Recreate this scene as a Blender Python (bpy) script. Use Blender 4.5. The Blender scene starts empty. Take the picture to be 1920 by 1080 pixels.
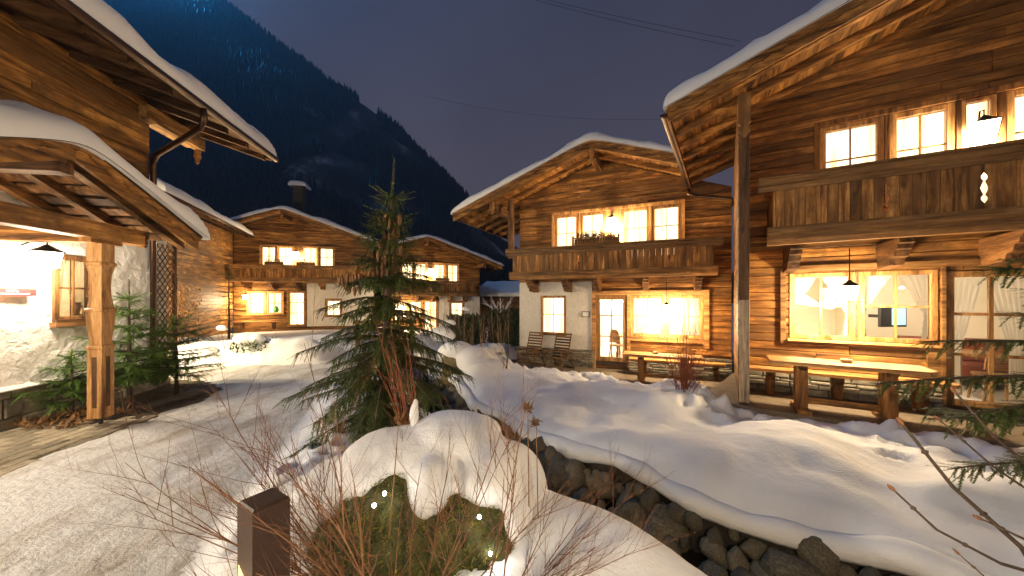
import bpy, bmesh, math, random
import numpy as np
from mathutils import Vector, Matrix, noise as mnoise
random.seed(7); rng = np.random.default_rng(7)
SC = bpy.context.scene
COL = SC.collection
PI = math.pi
def R(a): return math.radians(a)

# ---------------------------------------------------------------- camera
cam = bpy.data.cameras.new('camera'); cam_o = bpy.data.objects.new('camera', cam); COL.objects.link(cam_o)
cam_o.location = (0, 0, 1.7); cam_o.rotation_euler = (R(90), 0, 0)
cam.sensor_width = 36; cam.lens = 36*650/1920; cam.shift_y = 20/1920
cam.clip_start = .05; cam.clip_end = 6000
SC.camera = cam_o
# ---------------------------------------------------------------- dusk sky
SUN_EL, SUN_ROT = -5.0, 200.0
w = bpy.data.worlds.new('World'); SC.world = w; w.use_nodes = True
nt = w.node_tree; bg = nt.nodes['Background']
sky = nt.nodes.new('ShaderNodeTexSky'); sky.sky_type = 'NISHITA'; sky.sun_disc = False
sky.sun_elevation = R(SUN_EL); sky.sun_rotation = R(SUN_ROT); sky.air_density = 1.0; sky.dust_density = 2.0; sky.ozone_density = 3.0
mixs = nt.nodes.new('ShaderNodeMix'); mixs.data_type = 'RGBA'; mixs.blend_type = 'ADD'; mixs.inputs[0].default_value = 1
tc = nt.nodes.new('ShaderNodeTexCoord'); sep = nt.nodes.new('ShaderNodeSeparateXYZ')
rmp = nt.nodes.new('ShaderNodeValToRGB'); rmp.color_ramp.elements[0].position = 0.0; rmp.color_ramp.elements[0].color = (.76,.64,.86,1)
rmp.color_ramp.elements[1].position = .85; rmp.color_ramp.elements[1].color = (.22,.28,.54,1)
e = rmp.color_ramp.elements.new(.33); e.color = (.58,.54,.77,1)
nz = nt.nodes.new('ShaderNodeTexNoise'); nz.inputs['Scale'].default_value = 2.2; nz.inputs['Detail'].default_value = 4
nzr = nt.nodes.new('ShaderNodeMapRange'); nzr.inputs['From Min'].default_value = .3; nzr.inputs['From Max'].default_value = .7; nzr.inputs['To Min'].default_value = .84; nzr.inputs['To Max'].default_value = 1.14
mul = nt.nodes.new('ShaderNodeMix'); mul.data_type = 'RGBA'; mul.blend_type = 'MULTIPLY'; mul.inputs[0].default_value = 1
nt.links.new(tc.outputs['Generated'], sep.inputs[0]); nt.links.new(sep.outputs['Z'], rmp.inputs[0])
nt.links.new(tc.outputs['Generated'], nz.inputs['Vector']); nt.links.new(nz.outputs['Fac'], nzr.inputs[0])
nt.links.new(rmp.outputs[0], mul.inputs[6]); nt.links.new(nzr.outputs[0], mul.inputs[7])
nt.links.new(sky.outputs[0], mixs.inputs[6]); nt.links.new(mul.outputs[2], mixs.inputs[7]); nt.links.new(mixs.outputs[2], bg.inputs[0])
bg.inputs[1].default_value = .056
# last of the dusk light, almost nothing left of it
sun = bpy.data.lights.new('sun', 'SUN'); sun.energy = .02; sun.angle = R(12); sun.color = (.75,.8,1)
so = bpy.data.objects.new('sun', sun); COL.objects.link(so); so.rotation_euler = (R(50), 0, R(160))
SC.view_settings.view_transform = 'Standard'; SC.view_settings.look = 'None'
SC.view_settings.exposure = 1.22; SC.view_settings.gamma = 1.0; SC.view_settings.use_curve_mapping = False
SC.render.engine = 'CYCLES'
SC.cycles.use_denoising = True; SC.cycles.use_adaptive_sampling = True; SC.cycles.adaptive_threshold = .03
SC.cycles.max_bounces = 6; SC.cycles.diffuse_bounces = 3; SC.cycles.glossy_bounces = 3; SC.cycles.transparent_max_bounces = 12
SC.cycles.sample_clamp_indirect = 6.0; SC.cycles.use_light_tree = True
SC.cycles.caustics_reflective = False; SC.cycles.caustics_refractive = False

# ---------------------------------------------------------------- helpers
class MB:
    def __init__(s): s.v = []; s.f = []
    def add(s, vs, fs):
        b = len(s.v); s.v += [tuple(map(float, p)) for p in vs]; s.f += [tuple(i+b for i in f) for f in fs]; return s
    def box(s, x0, x1, y0, y1, z0, z1):
        return s.add([(x0,y0,z0),(x1,y0,z0),(x1,y1,z0),(x0,y1,z0),(x0,y0,z1),(x1,y0,z1),(x1,y1,z1),(x0,y1,z1)],
                     [(3,2,1,0),(4,5,6,7),(0,1,5,4),(1,2,6,5),(2,3,7,6),(3,0,4,7)])
    def plank(s, x0, x1, y0, y1, z0, z1, c=.006):
        # chamfered front edge at y0
        return s.add([(x0,y1,z0),(x1,y1,z0),(x1,y1,z1),(x0,y1,z1),(x0,y0+c,z0),(x1,y0+c,z0),(x1,y0+c,z1),(x0,y0+c,z1),
                      (x0+c*.5,y0,z0+c),(x1-c*.5,y0,z0+c),(x1-c*.5,y0,z1-c),(x0+c*.5,y0,z1-c)],
                     [(3,2,1,0),(0,1,5,4),(1,2,6,5),(2,3,7,6),(3,0,4,7),(4,5,9,8),(5,6,10,9),(6,7,11,10),(7,4,8,11),(8,9,10,11)])
    def prism(s, poly, axis, a, b):
        n = len(poly)
        def mk(p, t):
            if axis == 'y': return (p[0], t, p[1])
            if axis == 'x': return (t, p[0], p[1])
            return (p[0], p[1], t)
        vs = [mk(p, a) for p in poly]+[mk(p, b) for p in poly]
        fs = [tuple(range(n)), tuple(range(2*n-1, n-1, -1))]
        fs += [(i, i+n, (i+1)%n+n, (i+1)%n) for i in range(n)]
        return s.add(vs, fs)
    def tube(s, pts, rad, n=6, cap=True):
        pts = [Vector(p) for p in pts]; m = len(pts)
        if not hasattr(rad, '__len__'): rad = [rad]*m
        vs = []; fs = []
        up = Vector((0,0,1))
        for i, p in enumerate(pts):
            t = (pts[min(i+1,m-1)]-pts[max(i-1,0)])
            if t.length < 1e-9: t = Vector((0,0,1))
            t.normalize()
            ref = Vector((1,0,0)) if abs(t.z) > .9 else up
            a = t.cross(ref).normalized(); b = t.cross(a)
            for k in range(n):
                an = 2*PI*k/n; vs.append(p+(a*math.cos(an)+b*math.sin(an))*rad[i])
        for i in range(m-1):
            for k in range(n): fs.append((i*n+k, i*n+(k+1)%n, (i+1)*n+(k+1)%n, (i+1)*n+k))
        if cap: fs += [tuple(range(n-1,-1,-1)), tuple(range((m-1)*n, m*n))]
        return s.add(vs, fs)
    def lathe(s, prof, c=(0,0,0), n=12, rot=0):
        vs = []; fs = []; m = len(prof)
        for r, z in prof:
            for k in range(n):
                a = 2*PI*k/n+rot; vs.append((c[0]+r*math.cos(a), c[1]+r*math.sin(a), c[2]+z))
        for i in range(m-1):
            for k in range(n): fs.append((i*n+k, i*n+(k+1)%n, (i+1)*n+(k+1)%n, (i+1)*n+k))
        fs += [tuple(range(n-1,-1,-1)), tuple(range((m-1)*n, m*n))]
        return s.add(vs, fs)
    def mesh(s, name, mat=None, smooth=False):
        me = bpy.data.meshes.new(name); me.from_pydata(s.v, [], s.f)
        bm = bmesh.new(); bm.from_mesh(me); bmesh.ops.recalc_face_normals(bm, faces=bm.faces); bm.to_mesh(me); bm.free()
        if mat: me.materials.append(M[mat])
        if smooth: me.polygons.foreach_set('use_smooth', [True]*len(me.polygons))
        return me
    def obj(s, name, mat, parent=None, smooth=False, **kw):
        return link(name, s.mesh(name, mat, smooth), parent, **kw)
def link(name, me, parent=None, loc=None, rot=None, scale=None):
    o = bpy.data.objects.new(name, me); COL.objects.link(o)
    if parent: o.parent = parent
    if loc is not None: o.location = loc
    if rot is not None: o.rotation_euler = rot
    if scale is not None: o.scale = scale if hasattr(scale, '__len__') else (scale,)*3
    return o
def tag(o, label, cat, group=None, kind=None):
    if label: o['label'] = label
    if cat: o['category'] = cat
    if group: o['group'] = group
    if kind: o['kind'] = kind
    return o
def thing(name, label, cat, loc=(0,0,0), rz=0, group=None):
    o = bpy.data.objects.new(name, None); COL.objects.link(o); o.location = loc; o.rotation_euler = (0,0,rz); o.empty_display_size = .2
    return tag(o, label, cat, group)
def struct(o): o['kind'] = 'structure'; return o
def npmesh(name, V, Fc, mat, smooth=True):
    me = bpy.data.meshes.new(name)
    V = np.asarray(V, np.float32); Fc = np.asarray(Fc, np.int32); k = Fc.shape[1]
    me.vertices.add(len(V)); me.vertices.foreach_set('co', V.ravel())
    me.loops.add(Fc.size); me.loops.foreach_set('vertex_index', Fc.ravel())
    me.polygons.add(len(Fc)); me.polygons.foreach_set('loop_start', np.arange(0, Fc.size, k, dtype=np.int32))
    me.polygons.foreach_set('use_smooth', np.full(len(Fc), smooth))
    me.update(calc_edges=True); me.validate()
    if mat: me.materials.append(M[mat])
    return me
def lamp(name, loc, watts, color=(1,.74,.42), radius=.05, parent=None):
    l = bpy.data.lights.new(name, 'POINT'); l.energy = watts; l.color = color; l.shadow_soft_size = radius
    return link(name, l, parent, loc)

# ---------------------------------------------------------------- materials
M = {}
def nmat(name):
    m = bpy.data.materials.new(name); m.use_nodes = True; M[name] = m
    t = m.node_tree; return m, t, t.nodes, t.links, t.nodes['Principled BSDF']
def nd(t, typ, **kw):
    n = t.nodes.new('ShaderNode'+typ)
    for k, v in kw.items():
        if k in n.inputs: n.inputs[k].default_value = v
        else: setattr(n, k, v)
    return n
def ramp(t, fac, stops):
    r = t.nodes.new('ShaderNodeValToRGB'); cr = r.color_ramp
    while len(cr.elements) < len(stops): cr.elements.new(.5)
    for e, (p, c) in zip(cr.elements, stops): e.position = p; e.color = (*c, 1)
    t.links.new(fac, r.inputs[0]); return r.outputs[0]
def mixc(t, fac, a, b, mode='MIX'):
    m = t.nodes.new('ShaderNodeMix'); m.data_type = 'RGBA'; m.blend_type = mode
    for k, v in ((0, fac), (6, a), (7, b)):
        if hasattr(v, 'links'): t.links.new(v, m.inputs[k])
        elif k == 0: m.inputs[0].default_value = v
        else: m.inputs[k].default_value = (*v, 1)
    return m.outputs[2]
def bump(t, p, h, s=.4, d=.02):
    b = t.nodes.new('ShaderNodeBump'); b.inputs['Strength'].default_value = s; b.inputs['Distance'].default_value = d
    t.links.new(h, b.inputs['Height']); t.links.new(b.outputs[0], p.inputs['Normal'])
def wood(name, dark, mid, light, axis, rough=.62, knots=.75, lines=0, worn=None):
    m, t, N, L_, p = nmat(name)
    tc = nd(t, 'TexCoord'); oi = nd(t, 'ObjectInfo')
    add = nd(t, 'VectorMath', operation='MULTIPLY_ADD')
    cmb = nd(t, 'CombineXYZ')
    for k in range(3): L_.new(oi.outputs['Random'], cmb.inputs[k])
    L_.new(cmb.outputs[0], add.inputs[0]); add.inputs[1].default_value = (37, 23, 51); L_.new(tc.outputs['Object'], add.inputs[2])
    mp = nd(t, 'Mapping'); sc = {'x': (.09,1,1), 'y': (1,.09,1), 'z': (1,1,.09)}[axis]; mp.inputs['Scale'].default_value = sc
    L_.new(add.outputs[0], mp.inputs[0])
    n1 = nd(t, 'TexNoise', Scale=9., Detail=6., Roughness=.65, Distortion=.6); L_.new(mp.outputs[0], n1.inputs['Vector'])
    n2 = nd(t, 'TexNoise', Scale=70., Detail=3., Roughness=.6); L_.new(mp.outputs[0], n2.inputs['Vector'])
    c = ramp(t, n1.outputs['Fac'], [(.36, tuple(v*.6 for v in dark)), (.49, mid), (.66, tuple(v*1.15 for v in light))])
    fine = ramp(t, n2.outputs['Fac'], [(.3, (.55,.5,.45)), (.62, (1.12,1.1,1.08))])
    c = mixc(t, .8, c, fine, 'MULTIPLY')
    mk = nd(t, 'Mapping'); sk = {'x': (.38,1,1), 'y': (1,.38,1), 'z': (1,1,.38)}[axis]; mk.inputs['Scale'].default_value = sk; L_.new(add.outputs[0], mk.inputs[0])
    vo = nd(t, 'TexVoronoi', Scale=3.3, Randomness=1.); L_.new(mk.outputs[0], vo.inputs['Vector'])
    kn = ramp(t, vo.outputs['Distance'], [(.05, (.22,.14,.1)), (.13, (1,1,1))])
    c = mixc(t, knots, c, kn, 'MULTIPLY')
    hv = nd(t, 'MapRange'); hv.inputs['To Min'].default_value = .5; hv.inputs['To Max'].default_value = 1.5; L_.new(oi.outputs['Random'], hv.inputs[0])
    c = mixc(t, 1., c, hv.outputs[0], 'MULTIPLY')
    if worn:
        n3 = nd(t, 'TexNoise', Scale=1.7, Detail=5., Roughness=.7); L_.new(add.outputs[0], n3.inputs['Vector'])
        f = ramp(t, n3.outputs['Fac'], [(.42, (0,0,0)), (.66, (1,1,1))])
        c = mixc(t, f, c, worn)
    h = n2.outputs['Fac']
    if lines:
        s2 = nd(t, 'SeparateXYZ'); L_.new(tc.outputs['Object'], s2.inputs[0])
        ax = 'Z' if axis == 'x' else 'X'
        d = nd(t, 'Math', operation='MULTIPLY'); d.inputs[1].default_value = 1/lines; L_.new(s2.outputs[ax], d.inputs[0])
        fl = nd(t, 'Math', operation='FRACT'); L_.new(d.outputs[0], fl.inputs[0])
        fo = nd(t, 'Math', operation='FLOOR'); L_.new(d.outputs[0], fo.inputs[0])
        wn = nd(t, 'TexWhiteNoise', noise_dimensions='1D'); L_.new(fo.outputs[0], wn.inputs['W'])
        g = ramp(t, fl.outputs[0], [(0., (.25,.2,.15)), (.1, (1,1,1)), (.94, (1,1,1)), (1., (.3,.25,.2))])
        c = mixc(t, 1., c, g, 'MULTIPLY')
        wv = nd(t, 'MapRange'); wv.inputs['To Min'].default_value = .7; wv.inputs['To Max'].default_value = 1.2; L_.new(wn.outputs[0], wv.inputs[0])
        c = mixc(t, 1., c, wv.outputs[0], 'MULTIPLY'); h = g
    L_.new(c, p.inputs['Base Color']); p.inputs['Roughness'].default_value = rough; p.inputs['Specular IOR Level'].default_value = .3
    bump(t, p, h, .35, .006)
wood('larch_x', (.065,.025,.006), (.255,.112,.024), (.50,.26,.072), 'x', worn=(.145,.070,.024))
wood('larch_y', (.065,.025,.006), (.245,.107,.023), (.46,.235,.064), 'y')
wood('larch_z', (.065,.026,.008), (.22,.095,.024), (.40,.19,.055), 'z')
wood('brown_x', (.06,.026,.009), (.13,.06,.02), (.22,.11,.04), 'x')
wood('brown_y', (.06,.026,.009), (.13,.06,.02), (.22,.11,.04), 'y')
wood('brown_z', (.06,.026,.009), (.13,.06,.02), (.22,.11,.04), 'z')
wood('weathered_z', (.075,.031,.009), (.30,.14,.036), (.52,.28,.09), 'z', knots=1., worn=(.16,.075,.026))
wood('weathered_x', (.08,.038,.013), (.25,.125,.04), (.42,.24,.09), 'x', knots=.8, worn=(.17,.095,.038))
wood('pine_x', (.24,.115,.036), (.40,.205,.07), (.54,.31,.12), 'x', rough=.5, knots=.5)
wood('pine_z', (.24,.115,.036), (.40,.205,.07), (.54,.31,.12), 'z', rough=.5, knots=.5)
wood('grey_z', (.16,.115,.075), (.34,.26,.18), (.50,.40,.29), 'z', knots=.5)
wood('far_plank', (.065,.025,.006), (.255,.112,.024), (.46,.235,.064), 'x', lines=.17)
wood('shaded_z', (.03,.014,.006), (.07,.034,.014), (.12,.06,.025), 'z')
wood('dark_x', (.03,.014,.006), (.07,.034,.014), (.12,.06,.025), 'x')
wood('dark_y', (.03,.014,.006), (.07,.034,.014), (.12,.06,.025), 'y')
def plain(name, col, rough=.6, metal=0., emit=None, es=0., nscale=0, nvar=.25, bmp=0., bd=.01):
    m, t, N, L_, p = nmat(name)
    p.inputs['Base Color'].default_value = (*col, 1); p.inputs['Roughness'].default_value = rough; p.inputs['Metallic'].default_value = metal
    if nscale:
        tc = nd(t, 'TexCoord'); n = nd(t, 'TexNoise', Scale=nscale, Detail=6., Roughness=.65); L_.new(tc.outputs['Object'], n.inputs['Vector'])
        c = ramp(t, n.outputs['Fac'], [(.3, tuple(x*(1-nvar) for x in col)), (.7, tuple(min(1, x*(1+nvar)) for x in col))])
        L_.new(c, p.inputs['Base Color'])
        if bmp: bump(t, p, n.outputs['Fac'], bmp, bd)
    if emit: p.inputs['Emission Color'].default_value = (*emit, 1); p.inputs['Emission Strength'].default_value = es
    return m
plain('gutter', (.085,.045,.026), .35, .75)
plain('steel', (.35,.33,.3), .4, .8)
plain('black_metal', (.02,.018,.016), .45, .5)
plain('soil', (.05,.034,.02), .95, nscale=9, nvar=.6, bmp=.8, bd=.05)
plain('wet_soil', (.016,.013,.009), .6, nscale=14, nvar=.6, bmp=.8, bd=.04)
plain('deck_stone', (.15,.115,.08), .8, nscale=5, nvar=.35, bmp=.4, bd=.01)
plain('joint', (.10,.085,.065), .95)
plain('bark', (.075,.05,.032), .9, nscale=22, nvar=.5, bmp=.6)
plain('twig', (.15,.062,.024), .7, nscale=30, nvar=.4)
plain('twig_red', (.22,.055,.02), .6, nscale=30, nvar=.4)
plain('twig_grey', (.04,.025,.015), .75, nscale=30, nvar=.4)
plain('twig_pale', (.20,.13,.07), .75, nscale=30, nvar=.4)
plain('dry_leaf', (.20,.10,.03), .8, nscale=20, nvar=.4)
plain('cone', (.22,.105,.04), .75, nscale=40, nvar=.5)
plain('hedge', (.030,.042,.018), .8, nscale=6, nvar=.5)
plain('box_plant', (.05,.06,.022), .8, nscale=30, nvar=.5)
plain('box_plant_red', (.10,.035,.03), .8, nscale=30, nvar=.5)
plain('sign_red', (.50,.008,.008), .6)
plain('sign_white', (.8,.8,.78), .5)
plain('sign_lime', (.55,.62,.08), .5)
plain('slate', (.05,.045,.04), .8, nscale=3, nvar=.3)
plain('bollard', (.035,.014,.007), .5, nscale=60, nvar=.25, bmp=.15)
plain('cream', (.80,.72,.58), .85)
plain('room_white', (.78,.76,.72), .85)
plain('tile_floor', (.72,.69,.64), .4)
plain('leather', (.22,.06,.025), .45)
plain('plastic_black', (.02,.02,.022), .35)
plain('ceramic', (.45,.30,.15), .5, nscale=30)
plain('cable', (.015,.015,.018), .8)
plain('screen_blue', (.05,.1,.3), .4, emit=(.25,.5,1.), es=1.2)
plain('toy_red', (.5,.03,.02), .5)
plain('toy_green', (.05,.35,.1), .5)
def emis(name, col, s):
    m, t, N, L_, p = nmat(name); N.remove(p); e = nd(t, 'Emission', Strength=s); e.inputs[0].default_value = (*col, 1)
    L_.new(e.outputs[0], N['Material Output'].inputs[0])
emis('lamp_glow', (1,.84,.60), 22.)
emis('led_white', (1,.93,.80), 14.)
emis('slot_glow', (1,.62,.22), 1.3)
def lit_curtain(name, c0, c1, s):
    m, t, N, L_, p = nmat(name)
    tc = nd(t, 'TexCoord'); oi = nd(t, 'ObjectInfo'); mp = nd(t, 'Mapping'); mp.inputs['Scale'].default_value = (1,.2,.05); L_.new(tc.outputs['Object'], mp.inputs[0])
    n = nd(t, 'TexNoise', Scale=7., Detail=4.); L_.new(mp.outputs[0], n.inputs['Vector'])
    c = ramp(t, n.outputs['Fac'], [(.38, c0), (.54, c1)])
    p.inputs['Base Color'].default_value = (.7,.62,.5,1); p.inputs['Roughness'].default_value = .9
    L_.new(c, p.inputs['Emission Color'])
    mr = nd(t, 'MapRange'); mr.inputs['To Min'].default_value = s*.8; mr.inputs['To Max'].default_value = s*1.2; L_.new(oi.outputs['Random'], mr.inputs[0]); L_.new(mr.outputs[0], p.inputs['Emission Strength'])
lit_curtain('lit_curtain', (1,.56,.20), (1,.84,.54), 1.3)
lit_curtain('lit_curtain_far', (1,.54,.18), (1,.82,.48), 1.4)
def cloth(name, col, tr=.5):
    m, t, N, L_, p = nmat(name); N.remove(p)
    d = nd(t, 'BsdfDiffuse'); d.inputs[0].default_value = (*col, 1); q = nd(t, 'BsdfTranslucent'); q.inputs[0].default_value = (*col, 1)
    x = nd(t, 'MixShader'); x.inputs[0].default_value = tr; L_.new(d.outputs[0], x.inputs[1]); L_.new(q.outputs[0], x.inputs[2]); L_.new(x.outputs[0], N['Material Output'].inputs[0])
cloth('curtain', (.82,.76,.64), .5)
def glass():
    m, t, N, L_, p = nmat('glass'); N.remove(p)
    tr = nd(t, 'BsdfTransparent'); g = nd(t, 'BsdfGlossy', Roughness=.02); fz = nd(t, 'Fresnel', IOR=1.35)
    x = nd(t, 'MixShader'); L_.new(fz.outputs[0], x.inputs[0]); L_.new(tr.outputs[0], x.inputs[1]); L_.new(g.outputs[0], x.inputs[2]); L_.new(x.outputs[0], N['Material Output'].inputs[0])
glass()
def snowmat(name, col, bs, dirt=None, bsc=(6., 45.)):
    m, t, N, L_, p = nmat(name)
    tc = nd(t, 'TexCoord'); n = nd(t, 'TexNoise', Scale=bsc[0], Detail=5., Roughness=.6); L_.new(tc.outputs['Object'], n.inputs['Vector'])
    n2 = nd(t, 'TexNoise', Scale=bsc[1], Detail=4., Roughness=.7); L_.new(tc.outputs['Object'], n2.inputs['Vector'])
    a = nd(t, 'Math', operation='MULTIPLY_ADD'); a.inputs[1].default_value = .28; L_.new(n2.outputs['Fac'], a.inputs[0]); L_.new(n.outputs['Fac'], a.inputs[2])
    p.inputs['Base Color'].default_value = (*col, 1); p.inputs['Roughness'].default_value = .75; p.inputs['Specular IOR Level'].default_value = .25
    if dirt:
        mp = nd(t, 'Mapping'); mp.inputs['Rotation'].default_value = (0,0,R(-24)); mp.inputs['Scale'].default_value = (1,.38,1); L_.new(tc.outputs['Object'], mp.inputs[0])
        n3 = nd(t, 'TexNoise', Scale=2.1, Detail=9., Roughness=.72); L_.new(mp.outputs[0], n3.inputs['Vector'])
        f = ramp(t, n3.outputs['Fac'], [(.47, (0,0,0)), (.68, (1,1,1))])
        c = mixc(t, f, col, dirt); L_.new(c, p.inputs['Base Color'])
        b2 = nd(t, 'Math', operation='MULTIPLY_ADD'); b2.inputs[1].default_value = .8; L_.new(n3.outputs['Fac'], b2.inputs[0]); L_.new(a.outputs[0], b2.inputs[2]); a = b2
    bump(t, p, a.outputs[0], bs, .03)
snowmat('snow', (.84,.85,.88), .55, bsc=(9., 60.))
snowmat('roof_snow', (.84,.85,.87), .25, bsc=(3., 30.))
snowmat('packed_snow', (.66,.66,.66), 1.0, dirt=(.34,.29,.23), bsc=(14., 70.))
def plaster():
    m, t, N, L_, p = nmat('rough_plaster')
    tc = nd(t, 'TexCoord'); n = nd(t, 'TexNoise', Scale=7., Detail=7., Roughness=.62, Distortion=.7); L_.new(tc.outputs['Object'], n.inputs['Vector'])
    p.inputs['Base Color'].default_value = (.74,.71,.66,1); p.inputs['Roughness'].default_value = .9
    bump(t, p, n.outputs['Fac'], .9, .06)
    m, t, N, L_, p = nmat('plaster')
    tc = nd(t, 'TexCoord'); n = nd(t, 'TexNoise', Scale=14., Detail=5.); L_.new(tc.outputs['Object'], n.inputs['Vector'])
    c = ramp(t, n.outputs['Fac'], [(.3, (.62,.59,.54)), (.7, (.74,.71,.66))]); L_.new(c, p.inputs['Base Color']); p.inputs['Roughness'].default_value = .9
    bump(t, p, n.outputs['Fac'], .3, .02)
plaster()
def stonem(name, a, b, c, sc=6.):
    m, t, N, L_, p = nmat(name)
    tc = nd(t, 'TexCoord'); oi = nd(t, 'ObjectInfo'); ad = nd(t, 'VectorMath', operation='MULTIPLY_ADD'); cm = nd(t, 'CombineXYZ')
    for k in range(3): L_.new(oi.outputs['Random'], cm.inputs[k])
    L_.new(cm.outputs[0], ad.inputs[0]); ad.inputs[1].default_value = (31,17,43); L_.new(tc.outputs['Object'], ad.inputs[2])
    n = nd(t, 'TexNoise', Scale=sc, Detail=8., Roughness=.7); L_.new(ad.outputs[0], n.inputs['Vector'])
    k = ramp(t, n.outputs['Fac'], [(.3, a), (.5, b), (.7, c)])
    hv = nd(t, 'MapRange'); hv.inputs['To Min'].default_value = .6; hv.inputs['To Max'].default_value = 1.3; L_.new(oi.outputs['Random'], hv.inputs[0])
    k = mixc(t, 1., k, hv.outputs[0], 'MULTIPLY'); L_.new(k, p.inputs['Base Color']); p.inputs['Roughness'].default_value = .75
    bump(t, p, n.outputs['Fac'], .5, .03)
stonem('stone', (.12,.10,.07), (.23,.20,.15), (.36,.32,.25))
stonem('river_stone', (.045,.038,.024), (.11,.095,.065), (.24,.21,.15), 9.)
stonem('moss_rock', (.025,.028,.008), (.06,.065,.014), (.12,.115,.03), 9.)
stonem('brown_rock', (.07,.05,.02), (.14,.105,.045), (.22,.17,.08), 7.)
stonem('paver', (.20,.165,.11), (.30,.25,.17), (.40,.34,.25), 14.)
def needles(name, a, b):
    m, t, N, L_, p = nmat(name)
    g = nd(t, 'NewGeometry'); c = ramp(t, g.outputs['Random Per Island'], [(0., a), (1., b)])
    L_.new(c, p.inputs['Base Color']); p.inputs['Roughness'].default_value = .6; p.inputs['Specular IOR Level'].default_value = .3
needles('needle', (.030,.052,.012), (.115,.145,.032))
needles('fir_needle', (.05,.105,.015), (.13,.23,.04))
needles('moss', (.09,.09,.010), (.26,.235,.045))
needles('far_tree', (.006,.009,.006), (.020,.024,.016))
def watermat():
    m, t, N, L_, p = nmat('water')
    p.inputs['Base Color'].default_value = (.012,.011,.008,1); p.inputs['Roughness'].default_value = .08
    tc = nd(t, 'TexCoord'); n = nd(t, 'TexNoise', Scale=9., Detail=3.); L_.new(tc.outputs['Object'], n.inputs['Vector']); bump(t, p, n.outputs['Fac'], .35, .03)
watermat()
def mountmat():
    m, t, N, L_, p = nmat('mountain')
    tc = nd(t, 'TexCoord'); mp = nd(t, 'Mapping'); mp.inputs['Scale'].default_value = (.02,.02,.007); L_.new(tc.outputs['Object'], mp.inputs[0])
    n = nd(t, 'TexNoise', Scale=1.2, Detail=8., Roughness=.68); L_.new(mp.outputs[0], n.inputs['Vector'])
    c = ramp(t, n.outputs['Fac'], [(.45, (.018,.020,.018)), (.57, (.07,.072,.075)), (.68, (.4,.42,.45))])
    L_.new(c, p.inputs['Base Color']); p.inputs['Roughness'].default_value = .95
mountmat()
# ---------------------------------------------------------------- ground
def vnoise(x, y, s, seed=0):
    # smooth value noise on arrays
    x = np.asarray(x, float)*s+seed*17.3; y = np.asarray(y, float)*s+seed*5.1
    xi = np.floor(x).astype(np.int64); yi = np.floor(y).astype(np.int64); fx = x-xi; fy = y-yi
    fx = fx*fx*(3-2*fx); fy = fy*fy*(3-2*fy)
    def h(a, b):
        n = (a*374761393+b*668265263+seed*982451653) & 0x7fffffff
        n = ((n ^ (n >> 13))*1274126177) & 0x7fffffff
        return ((n ^ (n >> 16)) & 0xffff)/65535.
    return (h(xi,yi)*(1-fx)+h(xi+1,yi)*fx)*(1-fy)+(h(xi,yi+1)*(1-fx)+h(xi+1,yi+1)*fx)*fy-.5
PATH = [(-1.3,-3),(-1.75,.2),(-2.05,2.1),(-2.35,2.8),(-2.6,3.7),(-3.2,5.5),(-3.9,7.3),(-3.0,8.2),(-2.6,11),(-2.8,14),(-4.6,14),(-4.4,11),(-5.0,8.95),(-8.1,8.5),(-13,8.4),(-13,7.3),(-6.5,7.3),(-5.5,6.6),(-5.15,5.7),(-5.3,5.0),(-6.9,4.9),(-6.3,-3)]
def polysd(x, y, poly):
    d = np.full(x.shape, 1e9); ins = np.zeros(x.shape, bool); n = len(poly)
    for i in range(n):
        ax, ay = poly[i]; bx, by = poly[(i+1)%n]; ex, ey = bx-ax, by-ay
        t = np.clip(((x-ax)*ex+(y-ay)*ey)/(ex*ex+ey*ey), 0, 1)
        d = np.minimum(d, np.hypot(x-ax-t*ex, y-ay-t*ey))
        c = ((ay > y) != (by > y)); 
        with np.errstate(divide='ignore', invalid='ignore'): xx = (bx-ax)*(y-ay)/(by-ay if by != ay else 1e-9)+ax
        ins ^= c & (x < xx)
    return np.where(ins, -d, d)
RB = [(-4.2,13.5),(-2.9,11.0),(-1.85,9.0),(-1.15,7.6),(-.62,6.5),(.30,5.2),(.82,4.48),(1.40,3.82),(1.76,3.25),(2.2,2.95),(2.9,2.55),(3.8,1.9),(5.0,.9),(6.9,-.8)]
LB = [(-5.0,13.2),(-3.7,10.4),(-2.65,8.3),(-1.85,6.6),(-1.2,5.35),(-.42,4.25),(-.02,3.42),(.44,2.82),(1.02,2.24),(1.36,1.76),(1.78,1.2),(2.4,.4),(3.4,-.4),(5.0,-2)]
BROOK = RB+LB[::-1]
TERR_A = [(3.55,6.35),(3.62,5.72),(4.55,4.98),(5.3,4.45),(6.2,4.05),(9.5,2.2),(12,6),(6,9)]
TERR_B = [(-.35,12.6),(-.1,11.35),(1.2,9.75),(2.3,9.1),(2.6,7.9),(3.25,6.9),(3.75,6.1),(6.5,7),(7,12)]
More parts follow.
